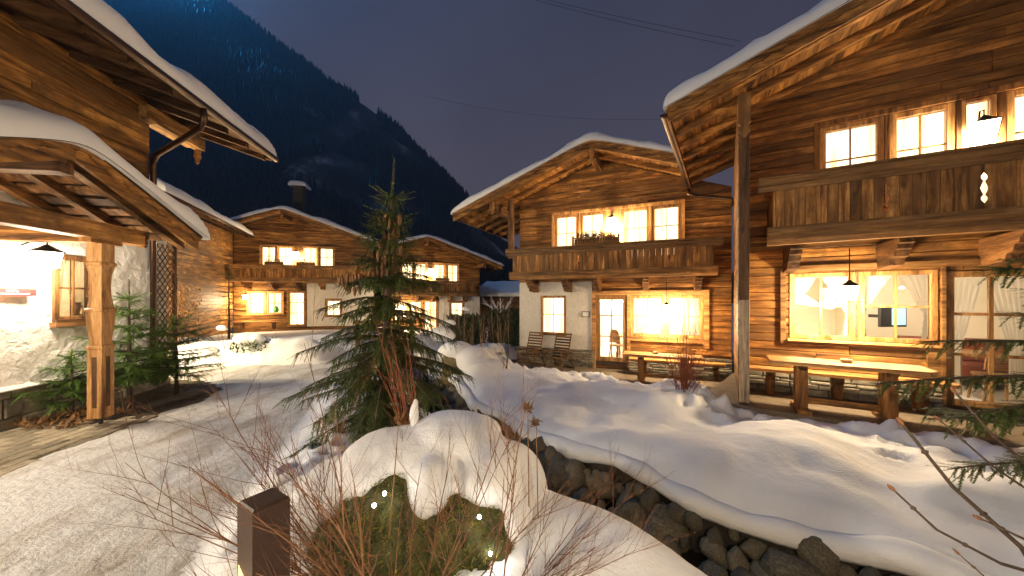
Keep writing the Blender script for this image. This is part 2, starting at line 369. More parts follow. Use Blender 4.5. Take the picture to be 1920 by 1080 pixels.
MOUNDS = [(.50,2.18,.56,.60,.27,0),(-.02,2.75,.45,.40,.16,0),(-1.0,2.5,.85,.6,.20,0),(1.0,1.6,.5,.6,.18,0),(-1.75,3.3,.6,.7,.10,0),(-2.2,4.9,.7,.8,.18,0),(-2.9,6.6,.6,1.,.25,0),
          (-.75,8.0,.85,.75,.42,.0),(.25,7.5,.6,.5,.13,0),(1.5,6.6,.9,.45,.10,.3),(2.4,4.9,.8,.5,.10,.2),(3.2,3.6,.55,.35,.13,.2),(2.3,3.55,.65,.4,.10,-.5),(4.2,2.9,.8,.5,.12,0),(1.35,4.2,.7,.5,.08,0),(2.9,2.5,.45,.3,.08,.4),
          (-6.6,9.6,1.4,.5,.42,0),(-8.6,9.5,1.3,.5,.35,0),(-5.6,9.9,.6,.7,.30,0),(-8.0,11.4,1.8,.9,.35,0),(-10,10.5,1.2,.8,.45,0),(-3.6,9.6,.0001,.0001,0,0),(-6.9,13,1.5,1.,.35,0),(-2.0,12.,.5,.9,.4,0),(-.9,11.8,.8,1.0,.35,0)]
PRINTS = [(-1.72,2.25,1.9),(-1.66,2.62,1.7),(-1.86,2.95,1.8),(-1.80,3.35,2.0),(-2.05,3.7,1.9),(-2.0,4.1,2.1),(-2.3,4.45,1.9)]+[(1.0+.42*i, 7.7-.36*i+(.16 if i%2 else 0), -.7) for i in range(6)]+[(4.0+.36*i, 4.75-.30*i+(.15 if i%2 else 0), -.7) for i in range(6)]+[(3.55,5.05,.3),(3.3,5.3,-.2),(2.75,5.5,.8),(4.3,3.9,-.4)]
def height(x, y):
    sdp = polysd(x, y, PATH); sdb = polysd(x, y, BROOK)
    # side of the brook: nearer to the right or left edge
    def pd(poly):
        d = np.full(x.shape, 1e9)
        for (ax, ay), (bx, by) in zip(poly, poly[1:]):
            ex, ey = bx-ax, by-ay; t = np.clip(((x-ax)*ex+(y-ay)*ey)/(ex*ex+ey*ey), 0, 1)
            d = np.minimum(d, np.hypot(x-ax-t*ex, y-ay-t*ey))
        return d
    dR, dL_ = pd(RB), pd(LB); right = dR < dL_
    base = np.where(right, -.03-.040*np.clip(y-5, 0, 6), .10)
    # right bank lies a little lower towards the terraces further back
    amp_ = np.clip(.25+sdb/.9, .25, 1)
    z = base+amp_*(np.where(right, .32, .14)*vnoise(x*.7+y*.6, y-x*.25, 1.15, 1)+np.where(right, .15, .08)*vnoise(x, y, 2.3, 2))+.03*vnoise(x, y, 5., 3)+.012*vnoise(x, y, 11., 7)
    for mx, my, rx, ry, h, rot in MOUNDS:
        if h == 0: continue
        dx, dy = x-mx, y-my; c, s = math.cos(rot), math.sin(rot); u = (dx*c+dy*s)/rx; v = (-dx*s+dy*c)/ry
        z = z+h*np.exp(-(u*u+v*v)*1.1)
    # trampled snow beside the terraces
    tr = np.exp(-((polysd(x, y, TERR_A)-.35)/.42)**2)+np.exp(-((polysd(x, y, TERR_B)-.4)/.5)**2)
    z = z+np.where(right, tr, 0)*(.19*vnoise(x, y, 4.2, 5)+.12*vnoise(x, y, 9., 6)+.05*vnoise(x, y, 17., 16))
    # footprints along the bank by the path
    tp = np.exp(-((sdp-.45)/.30)**2)*(~right)
    z = z+tp*(.14*vnoise(x*1.3, y*.8, 3.2, 8))
    # boot prints beside the path and across the lawn
    for fx_, fy_, fa_ in PRINTS:
        dx, dy = x-fx_, y-fy_; c, s = math.cos(fa_), math.sin(fa_); a_ = (dx*c+dy*s)/.16; b_ = (-dx*s+dy*c)/.075
        q_ = a_*a_+b_*b_; z = z-.085*np.exp(-q_**2)+.02*np.exp(-(np.sqrt(q_)-1.5)**2*4)
    # bank edges
    u = np.clip(sdb/np.where(right, .50, .55), 0, 1); lip = np.where(right, .22, .45)
    z = z-lip*(1-np.sqrt(np.maximum(0, 1-(1-u)**2)))
    z = np.where(sdb < 0, -.78+.05*vnoise(x, y, 4., 4), z)
    # path: flat, the bank rises beside it
    rut = np.abs(((x+.32*y)*1.15)%1.-.5)
    pz = .012-.022*np.exp(-(rut/.10)**2)*(.5+vnoise(x, y, .9, 15))+.022*vnoise(x, y, 2.6, 11)+.022*vnoise(x, y, 7., 12)+.010*vnoise(x, y, 17., 13)
    k = np.clip(sdp/.45, 0, 1); k = k*k*(3-2*k)
    z = np.where(sdb > 0, pz*(1-k)+z*k, z)
    # paved strip beside the left house is swept bare
    pv = (sdp < 0) & in_paving(x, y)
    z = np.where(pv, -.05, z)
    # terraces
    for poly, tz in ((TERR_A, -.035), (TERR_B, -.50)):
        s = polysd(x, y, poly); q = np.clip((s+.03)/.12, 0, 1); lo = tz-.06
        z = np.where(sdb > 0, lo*(1-q)+z*q, z)
    bedm = polysd(x, y, BED); q = np.clip((bedm+.05)/.25, 0, 1); z = (-.02+.03*vnoise(x, y, 6., 14))*(1-q)+z*q
    return z
BED = [(-7.3,7.4),(-7.0,4.85),(-5.75,4.75),(-5.3,5.05),(-5.15,5.7),(-5.5,6.6),(-6.3,7.2)]
LO = (-6.66, 4.51); LA = R(97.9); LX = (math.cos(LA), math.sin(LA)); LY = (-math.sin(LA), math.cos(LA))
def in_paving(x, y):
    lx = (x-LO[0])*LX[0]+(y-LO[1])*LX[1]; ly = (x-LO[0])*LY[0]+(y-LO[1])*LY[1]
    lim = 1.55+.28*np.clip(lx+1.2, -3, 0)*0+.16*vnoise(lx, ly, 1.6, 21)+.10*vnoise(lx, ly, 5., 22)-.22*np.clip(-lx-.2, 0, 3)*0
    return (-ly < lim) & (lx < 1.15+.5*np.clip(-ly-1.1, 0, 1)+.12*vnoise(lx, ly, 3., 23))
def axis_pts(lo, hi, segs):
    out = []
    for a, b, st in segs: out += list(np.arange(a, b-1e-6, st))
    out.append(segs[-1][1])
    g = .35; v = out[-1]
    while v < hi: v += g; g *= 1.22; out.append(v)
    g = .35; v = out[0]; pre = []
    while v > lo: v -= g; g *= 1.22; pre.append(v)
    return np.array(pre[::-1]+out)
xs = axis_pts(-1300, 1300, [(-9.6,-3.3,.085),(-3.3,4.6,.042),(4.6,9,.09)])
ys = axis_pts(-190, 700, [(.5,1.2,.07),(1.2,6.4,.042),(6.4,14.5,.085)])
GX, GY = np.meshgrid(xs, ys); nx, ny = len(xs), len(ys)
# let the mesh follow the brook's edge: the vertices between bank and bed are drawn onto it
cxx = (GX[:-1,:-1]+GX[1:,1:])/2; cyy = (GY[:-1,:-1]+GY[1:,1:])/2; inb = polysd(cxx, cyy, BROOK) < 0
cnt = np.zeros(GX.shape); tot = np.zeros(GX.shape)
for dy_ in (0, 1):
    for dx_ in (0, 1):
        cnt[dy_:ny-1+dy_, dx_:nx-1+dx_] += inb; tot[dy_:ny-1+dy_, dx_:nx-1+dx_] += 1
sn = (cnt > 0) & (cnt < tot) & (np.abs(GX) < 9) & (GY > .5) & (GY < 12); bedv = (cnt == tot)
sd0 = polysd(GX, GY, BROOK); e_ = .004
gx_ = (polysd(GX+e_, GY, BROOK)-polysd(GX-e_, GY, BROOK))/(2*e_); gy_ = (polysd(GX, GY+e_, BROOK)-polysd(GX, GY-e_, BROOK))/(2*e_)
GX0, GY0 = GX, GY
GX = np.where(sn, GX-gx_*(sd0-.003), GX); GY = np.where(sn, GY-gy_*(sd0-.003), GY)
GZ = height(GX, GY)
ov_ = .02
GX = np.where(sn, GX-gx_*ov_, GX); GY = np.where(sn, GY-gy_*ov_, GY)
GZ = np.where(bedv & (np.hypot(GX, GY-5) < 9), np.minimum(GZ, -.72), GZ)
far = np.clip((np.hypot(GX, GY-6)-13)/10, 0, 1); GZ = GZ*(1-far)+(-.35+.15*vnoise(GX, GY, .3, 30))*far
V = np.stack([GX, GY, GZ], -1).reshape(-1, 3)
I = np.arange(nx*ny).reshape(ny, nx); Q = np.stack([I[:-1,:-1], I[:-1,1:], I[1:,1:], I[1:,:-1]], -1).reshape(-1, 4)
cx = cxx.ravel(); cy = cyy.ravel()
mp_ = (polysd(cx, cy, PATH) < .02); wallf = (sn[:-1,:-1]|sn[1:,1:]|sn[:-1,1:]|sn[1:,:-1]).ravel()
mb = (polysd(cx, cy, BROOK) < 0) & ~mp_
bedq = polysd(cx, cy, BED) < .0
tq = (polysd(cx, cy, TERR_A) < .02) | (polysd(cx, cy, TERR_B) < .02)
mp_ &= ~bedq
def sub(name, mask, mat):
    f = Q[mask]; u, inv = np.unique(f, return_inverse=True)
    return struct(link(name, npmesh(name, V[u], inv.reshape(-1, 4), mat)))
path_o = sub('path', mp_, 'packed_snow')
sub('brook_bed', mb, 'wet_soil')
sub('planting_bed', bedq & ~mb, 'soil')
sub('snow_ground', ~(mp_ | mb | bedq), 'snow')
# bare pavers beside the left house: children of the path
def paver_mesh():
    m = MB(); a, b, h, c = .135, .066, .05, .008
    m.add([(-a,-b,0),(a,-b,0),(a,b,0),(-a,b,0),(-a,-b,h-c),(a,-b,h-c),(a,b,h-c),(-a,b,h-c),(-a+c,-b+c,h),(a-c,-b+c,h),(a-c,b-c,h),(-a+c,b-c,h)],
          [(0,1,5,4),(1,2,6,5),(2,3,7,6),(3,0,4,7),(4,5,9,8),(5,6,10,9),(6,7,11,10),(7,4,8,11),(8,9,10,11)])
    return m.mesh('paver', 'paver')
pm = paver_mesh(); npv = 0
for r in range(15):
    for c in range(16):
        ly = -.22-r*.142; lx = -2.75+c*.281+(r%2)*.14
        wx = LO[0]+lx*LX[0]+ly*LY[0]; wy = LO[1]+lx*LX[1]+ly*LY[1]
        if bool(in_paving(np.array([wx]), np.array([wy]))[0]) and float(polysd(np.array([wx]), np.array([wy]), PATH)[0]) < -.02 and float(polysd(np.array([wx]), np.array([wy]), BED)[0]) > .03:
            link('paver', pm, path_o, (wx, wy, -.045+random.uniform(-.003,.004)), (random.uniform(-.01,.01), random.uniform(-.01,.01), LA+random.uniform(-.012,.012))); npv += 1
# water
wm = MB(); k = len(RB); wm.add([(x, y, -.66) for x, y in RB]+[(x, y, -.66) for x, y in LB], [(i, i+1, k+i+1, k+i) for i in range(k-1)])
struct(wm.obj('brook_water', 'water'))
# stone edge of the brook
def rock_mesh(name, mat, seed, sub_=2, rough=.22, flat=1.):
    bm = bmesh.new(); bmesh.ops.create_icosphere(bm, subdivisions=sub_, radius=1)
    for v in bm.verts:
        p = v.co.copy(); f = 1+rough*mnoise.noise(p*1.1+Vector((seed*7.3,seed*3.1,1)))*1.6+rough*.5*mnoise.noise(p*2.6+Vector((seed,9,seed)))
        v.co = Vector((p.x*f, p.y*f, p.z*f*flat))
    me = bpy.data.meshes.new(name); bm.to_mesh(me); bm.free(); me.materials.append(M[mat]); me.polygons.foreach_set('use_smooth', [True]*len(me.polygons)); return me
RM = [rock_mesh('stone', 'river_stone', i+1, 3, .15) for i in range(7)]
bank = thing('stone_bank', 'dark rounded boulders lining the snowy right edge of the brook', 'stone bank')
def along(poly, n, jit=.0):
    seg = [math.dist(a, b) for a, b in zip(poly, poly[1:])]; tot = sum(seg); out = []
    for i in range(n):
        t = (i+.5)/n*tot
        for (a, b), s in zip(zip(poly, poly[1:]), seg):
            if t <= s: 
                f = t/s; nx_, ny_ = -(b[1]-a[1])/s, (b[0]-a[0])/s; out.append((a[0]+(b[0]-a[0])*f, a[1]+(b[1]-a[1])*f, nx_, ny_)); break
            t -= s
    return out
rs = random.Random(4)
for row, (n, off, zc, s0, s1) in enumerate([(66, .11, -.40, .055, .10), (54, .17, -.51, .075, .14), (42, .29, -.62, .075, .15), (20, .48, -.73, .07, .13)]):
    for (x, y, nx_, ny_) in along(RB[2:12], n):
        # the brook lies on the left of the right edge (towards smaller x)
        o = off+rs.uniform(-.05,.05); s = rs.uniform(s0, s1)*rs.choice((.6,.85,1.,1.1,1.5))
        sg = -1
        link('stone', RM[rs.randrange(7)], bank, (x+sg*nx_*o*-1*-1, y+sg*ny_*o*-1*-1, zc+rs.uniform(-.04,.05)), (rs.uniform(0,6), rs.uniform(0,6), rs.uniform(0,6)), (s*1.25, s, s*.85))
bank2 = thing('stone_bank', 'few wet stones at the foot of the snow mound, left edge of brook', 'stone bank')
for (x, y, nx_, ny_) in along(LB[2:11], 34):
    s = rs.uniform(.08,.16); link('stone', RM[rs.randrange(7)], bank2, (x+nx_*.05, y+ny_*.05, -.52+rs.uniform(-.12,.12)), (rs.uniform(0,6), rs.uniform(0,6), rs.uniform(0,6)), (s*1.2, s, s*.9))
# thick rounded snow edge hanging over the stones
ep = []; er_ = []
for (x, y, nx_, ny_) in along(RB[1:], 330):
    hz_ = float(height(np.array([x+nx_*.05]), np.array([y+ny_*.05]))[0]); q1 = float(vnoise(np.array([x]), np.array([y]), 2.4, 64)[0]); q2 = float(vnoise(np.array([x]), np.array([y]), 6., 65)[0])
    ep.append((x-nx_*(.03+.09*q1), y-ny_*(.03+.09*q1), hz_-.105+.03*q2)); er_.append(.105+.05*q1+.03*q2)
ep = [tuple(np.mean(ep[max(0,i-2):i+3], axis=0)) for i in range(len(ep))]
struct(MB().tube(ep, er_, 12).obj('snow_edge', 'snow', None, True))
# terraces
def slab(name, poly, z0, z1, mat):
    m = MB(); m.prism(poly, 'z', z0, z1); return struct(m.obj(name, mat))
slab('terrace', TERR_A, -.30, -.035, 'deck_stone')
slab('terrace', TERR_B, -.80, -.50, 'deck_stone')

# ---------------------------------------------------------------- mountain and its forest
RX = np.array([-1500,-900,-546,-370,-262,-160,-95,-66,-12,40,110,300,1500.]); RZ = np.array([760,700,520,378,305,232,172,142,74,42,24,16,14.])
def mount(x, s):
    # s = 0 at the foot, 1 at the ridge, beyond 1 the back side
    rz = np.interp(x, RX, RZ)
    foot = 150+0*x; crest = 500+40*np.sin(x*.004); y = foot+(crest-foot)*s
    z = rz*np.where(s <= 1, np.power(np.clip(s, 0, 1), 1.12), 1-(s-1)*.5)
    n = vnoise(x, y, .012, 41)*46+vnoise(x, y, .035, 42)*20+vnoise(x, y, .1, 43)*7
    z = z+n*np.clip(s, 0, 1)*np.clip(1.25-s, .25, 1)*np.clip(rz/200, .2, 1)
    return y, z-4*(s < .02)
mx = np.concatenate([np.linspace(-1500,-700,50), np.linspace(-690,120,200), np.linspace(140,1500,40)]); ms = np.linspace(0, 1.35, 70)
MX, MS = np.meshgrid(mx, ms); MY, MZ = mount(MX, MS)
I = np.arange(MX.size).reshape(MX.shape); Qm = np.stack([I[:-1,:-1], I[:-1,1:], I[1:,1:], I[1:,:-1]], -1).reshape(-1, 4)
struct(link('mountain', npmesh('mountain', np.stack([MX, MY, MZ], -1).reshape(-1,3), Qm, 'mountain')))
nt_ = 46000; tx = rng.uniform(-680, 120, nt_); ts = rng.uniform(0.02, 1.03, nt_)**.8
ty, tz = mount(tx, ts)
keep = ((vnoise(tx, ty, .020, 51)+.5*vnoise(tx, ty*.4, .05, 52)) > -.50+.52*((tx > -210) & (ts > .40)))
tx, ty, tz = tx[keep], ty[keep], tz[keep]; n = len(tx)
hh = rng.uniform(7, 15, n); rr = hh*rng.uniform(.15,.22, n)
K = 5; ang = np.arange(K)*2*PI/K
Vt = np.zeros((n, 2*K+2, 3)); a = ang[None,:]+rng.uniform(0, 6, n)[:,None]
for lay, (f, zz) in enumerate(((1., .05), (.62, .42))):
    Vt[:, lay*K:(lay+1)*K, 0] = tx[:,None]+np.cos(a+lay*.6)*rr[:,None]*f; Vt[:, lay*K:(lay+1)*K, 1] = ty[:,None]+np.sin(a+lay*.6)*rr[:,None]*f
    Vt[:, lay*K:(lay+1)*K, 2] = tz[:,None]+hh[:,None]*zz
Vt[:, 2*K, :] = np.stack([tx, ty, tz+hh*.62], -1); Vt[:, 2*K+1, :] = np.stack([tx+rng.normal(0,.1,n), ty, tz+hh], -1)
fc = np.array([(k, (k+1)%K, 2*K) for k in range(K)]+[(K+k, K+(k+1)%K, 2*K+1) for k in range(K)])
Ft = (fc[None]+(np.arange(n)*(2*K+2))[:,None,None]).reshape(-1,3)
fo = link('forest', npmesh('forest', Vt.reshape(-1,3), Ft, 'far_tree', False)); tag(fo, 'dark conifer forest covering the steep mountainside', 'forest', kind='stuff')
# ---------------------------------------------------------------- chalets
def cut_intervals(x0, x1, holes):
    iv = [(x0, x1)]
    for a, b in holes:
        nv = []
        for p, q in iv:
            if b <= p or a >= q: nv.append((p, q))
            else:
                if a > p: nv.append((p, a))
                if b < q: nv.append((b, q))
        iv = nv
    return [(p, q) for p, q in iv if q-p > .03]
def wall_rects(x0, x1, z0, z1, ops):
    zs = sorted({z0, z1, *[z for o in ops for z in (o[2], o[3]) if z0 < z < z1]}); out = []
    for a, b in zip(zs, zs[1:]):
        m = (a+b)/2
        for p, q in cut_intervals(x0, x1, [(o[0], o[1]) for o in ops if o[2] < m < o[3]]): out.append((p, q, a, b))
    return out
def wavy_board(x0, x1, y, th, ztop, zbot, mat_pts=14, amp=.02):
    pass
def slope_box(m, xa, za, xb, zb, y0, y1, t0, t1):
    # beam following a slope in xz, between offsets t0..t1 below the line (vertical)
    m.add([(xa,y0,za-t0),(xb,y0,zb-t0),(xb,y1,zb-t0),(xa,y1,za-t0),(xa,y0,za-t1),(xb,y0,zb-t1),(xb,y1,zb-t1),(xa,y1,za-t1)],
          [(0,1,2,3),(7,6,5,4),(0,4,5,1),(1,5,6,2),(2,6,7,3),(3,7,4,0)]); return m
def scallop(m, xa, za, xb, zb, y0, y1, top, bot, amp, step):
    # board along a slope with a carved lower edge
    L = math.hypot(xb-xa, zb-za); n = max(8, int(L/step)*6); up = []; lo = []
    for i in range(n+1):
        f = i/n; x = xa+(xb-xa)*f; z = za+(zb-za)*f; s = (f*L/step)%1
        e = amp*abs(math.sin(s*PI))**.7+amp*.5*(1 if .44 < s < .56 else 0)
        up.append((x, z-top)); lo.append((x, z-bot-e))
    k = n+1; vs = [(x, y0, z) for x, z in up]+[(x, y0, z) for x, z in lo]+[(x, y1, z) for x, z in up]+[(x, y1, z) for x, z in lo]; fs = []
    for i in range(n): fs += [(i, i+1, k+i+1, k+i), (2*k+i+1, 2*k+i, 3*k+i, 3*k+i+1), (k+i, k+i+1, 3*k+i+1, 3*k+i), (i+1, i, 2*k+i, 2*k+i+1)]
    fs += [(0, k, 3*k, 2*k), (n, 2*k+n, 3*k+n, k+n)]
    m.add(vs, fs); return m
def edge_samples(a, b, r, n_mid, n_edge=7):
    e = [r*(1-math.cos(PI/2*i/n_edge)) for i in range(n_edge)]
    return [a+v for v in e]+[a+r+(b-a-2*r)*i/n_mid for i in range(n_mid+1)]+[b-v for v in e[::-1]]
def snow_slab(name, parent, xs_, ys_, base, T, r, seed, bulge=.0):
    # snow lying on a roof: base(x) gives the roof surface
    x0, x1, y0, y1 = xs_[0], xs_[-1], ys_[0], ys_[-1]; X, Y = np.meshgrid(xs_, ys_)
    d = np.minimum(np.minimum(X-x0, x1-X), np.minimum(Y-y0, y1-Y)); u = np.clip(d/r, 0, 1); f = np.sqrt(np.maximum(0, 1-(1-u)**2))
    B = base(X, Y); t = T*f*(1+.42*vnoise(X, Y, 1.1, seed)+.26*vnoise(X, Y, 3.1, seed+1)+.10*vnoise(X, Y, 8., seed+2))
    Zt = B+t; n = X.size; I = np.arange(n).reshape(X.shape)
    V = np.concatenate([np.stack([X, Y, Zt], -1).reshape(-1,3), np.stack([X, Y, B-.01+0*X], -1).reshape(-1,3)])
    q = np.stack([I[:-1,:-1], I[:-1,1:], I[1:,1:], I[1:,:-1]], -1).reshape(-1,4)
    return link(name, npmesh(name, V, np.concatenate([q, q[:,::-1]+n]), 'roof_snow'), parent)
def curtain_mesh(x0, x1, z0, z1, y, prof0, prof1, folds=9, amp=.018, nz=14, zig=0.):
    # cloth between x0..x1, each row spans prof0(t)..prof1(t) (t=0 top, 1 bottom, values 0..1 of the width)
    nxx = folds*4; vs = []; fs = []
    for j in range(nz+1):
        t = j/nz; a = x0+(x1-x0)*prof0(t); b = x0+(x1-x0)*prof1(t)
        if zig: b += zig*(1 if j%2 else -1)*(abs(prof1(t)-.999) > .01); a += zig*(1 if j%2 else -1)*(abs(prof0(t)-.001) > .01)
        for i in range(nxx+1):
            s = i/nxx; vs.append((a+(b-a)*s, y+amp*math.sin(s*folds*2*PI)*(.6+.4*t), z1-(z1-z0)*t))
    for j in range(nz):
        for i in range(nxx): fs.append((j*(nxx+1)+i, j*(nxx+1)+i+1, (j+1)*(nxx+1)+i+1, (j+1)*(nxx+1)+i))
    m = MB(); m.add(vs, fs); return m
def window(root, x0, x1, z0, z1, cols, rows, fw=.06, name='window', mat=('pine_z','pine_x'), outer=.05, curt='lit', y=.0, mun=.022, far=False, sill=True):
    """casement window: frame, muntins, one pane per light, a curtain; opening x0..x1, z0..z1 is the outer edge of the frame"""
    m = MB(); g0, g1, h0, h1 = x0+fw, x1-fw, z0+fw, z1-fw; yf, yb = y-.045, y+.06
    m.plank(x0, g0, yf, yb, z0, z1); m.plank(g1, x1, yf, yb, z0, z1); m.plank(g0, g1, yf+.004, yb, z0, h0); m.plank(g0, g1, yf+.004, yb, h1, z1)
    xs_ = [g0]+[g0+(g1-g0)*c for c in cols]+[g1]; zs_ = [h0]+[h0+(h1-h0)*r for r in rows]+[h1]
    for c in xs_[1:-1]: m.box(c-mun/2, c+mun/2, y-.012, y+.03, h0, h1)
    for r in zs_[1:-1]: m.box(g0, g1, y-.008, y+.026, r-mun/2, r+mun/2)
    wo = m.obj(name, mat[0], root)
    if outer:
        o = MB(); o.plank(x0-outer, x0, y-.062, y+.0, z0-outer, z1+outer); o.plank(x1, x1+outer, y-.062, y+.0, z0-outer, z1+outer)
        o.plank(x0, x1, y-.058, y, z1, z1+outer); o.plank(x0, x1, y-.058, y, z0-outer, z0); o.obj('casing', mat[1], wo)
    if sill: MB().plank(x0-outer-.03, x1+outer+.03, y-.10, y-.062, z0-outer-.02, z0-outer+.03).obj('sill', mat[1], wo)
    for a, b in zip(xs_, xs_[1:]):
        for c, d in zip(zs_, zs_[1:]):
            MB().box(a+mun/2*(a != g0), b-mun/2*(b != g1), y+.008, y+.014, c+mun/2*(c != h0), d-mun/2*(d != h1)).obj('pane', 'glass', wo)
    if curt == 'lit':
        curtain_mesh(g0-.03, g1+.03, h0-.03, h1+.03, y+.13, lambda t: 0, lambda t: 1, folds=max(3, int((g1-g0)/.09)), amp=.012, nz=2).obj('curtain', 'lit_curtain_far' if far else 'lit_curtain', wo, True)
    return wo
BAL_SLOT = [(0,0),(.012,.02),(.03,.05),(.03,.08),(.010,.11),(.022,.15),(.038,.20),(.022,.25),(.010,.29),(.03,.33),(.03,.36),(.012,.39),(0,.41)]
def balcony(root, x0, x1, yo, zb0, zb1, zr, zlow, slots, brackets, bw=.15, joined=False, mats=('weathered_z','weathered_x'), slot_open=()):
    """front boards x0..x1 at y=-yo from zb0..zb1, rail up to zr, beam down to zlow"""
    b = MB().box(x0, x1, -yo+.05, 0, zb0-.10, zb0-.02).obj('balcony', mats[1], root)
    n = int(round((x1-x0)/bw)); w_ = (x1-x0)/n; jm = MB()
    H = zb1-zb0
    for i in range(n):
        a, c = x0+i*w_+.002, x0+(i+1)*w_-.002; y0 = -yo-.012+random.uniform(-.002,.002); y1 = -yo+.016
        lf = i in slots; rt = (i+1) in slots
        if lf or rt:
            base = H*.5-.205; pl = []
            if rt: R_ = [(c-dx, zb0+base+dz) for dx, dz in BAL_SLOT]
            else: R_ = []
            if lf: L_ = [(a+dx, zb0+base+dz) for dx, dz in BAL_SLOT]
            else: L_ = []
            poly = [(a, zb0), (c, zb0)]+R_+[(c, zb1), (a, zb1)]+L_[::-1]
            mm = MB().prism(poly, 'y', y0, y1)
        else:
            mm = MB().plank(a, c, y0, y1, zb0, zb1, .004)
        if joined: jm.add(mm.v, mm.f)
        else: mm.obj('board', mats[0], b)
    if joined:
        j = jm.obj('boards', mats[0], b); j['kind'] = 'stuff'
    for xe in (x0, x1):   # return boards at the ends
        e = MB()
        for k in range(max(2, int(yo/.16))):
            s = yo/max(2, int(yo/.16)); e.box(xe-.013, xe+.013, -yo+k*s+.002, -yo+(k+1)*s-.002, zb0, zb1)
        e.obj('side_boards', mats[0], b)
    h = zr-zb1
    rp = [(-yo-.14, zr-.012), (-yo-.14, zr-.05), (-yo-.10, zr-.06), (-yo-.09, zr-h*.62), (-yo-.055, zr-h*.68), (-yo-.045, zb1-.01), (-yo+.05, zb1-.01), (-yo+.09, zr-.06), (-yo+.12, zr-.05), (-yo+.12, zr)]
    MB().prism(rp, 'x', x0-.22, x1+.22).obj('rail', mats[1], b)
    for xe in (x0, x1): MB().box(xe-.06, xe+.06, -yo+.12, 0, zr-.06, zr-.005).obj('rail', mats[1], b)
    d = zb0-zlow
    bp = [(-yo-.085, zb0+.02), (-yo-.10, zb0-.02), (-yo-.10, zb0-d*.35), (-yo-.07, zb0-d*.45), (-yo-.075, zb0-d*.7), (-yo-.03, zlow), (-yo+.10, zlow), (-yo+.10, zb0+.0), (-yo+.02, zb0+.02)]
    MB().prism(bp, 'x', x0-.10, x1+.10).obj('lower_beam', mats[1], b)
    for xb in brackets:
        q = [(.0, zlow+.02), (-yo+.14, zlow+.02), (-yo+.14, zlow-.06), (-yo+.20, zlow-.075), (-yo+.22, zlow-.14), (-yo+.30, zlow-.155), (-yo+.34, zlow-.24), (-yo+.46, zlow-.26), (-yo+.5, zlow-.36), (0, zlow-.40)]
        MB().prism(q, 'x', xb-.08, xb+.08).obj('bracket', 'brown_y', root)
    return b
def pendant_plate(m, x, y, z, s=1.):
    pr = [(.0,.0),(.07,-.01),(.075,-.07),(.045,-.10),(.085,-.15),(.06,-.21),(.03,-.235),(.05,-.28),(.02,-.33),(.0,-.36)]
    poly = [(x+a*s, z+b*s) for a, b in pr]+[(x-a*s, z+b*s) for a, b in pr[-2:0:-1]]
    m.prism(poly, 'y', y-.025, y+.025); return m
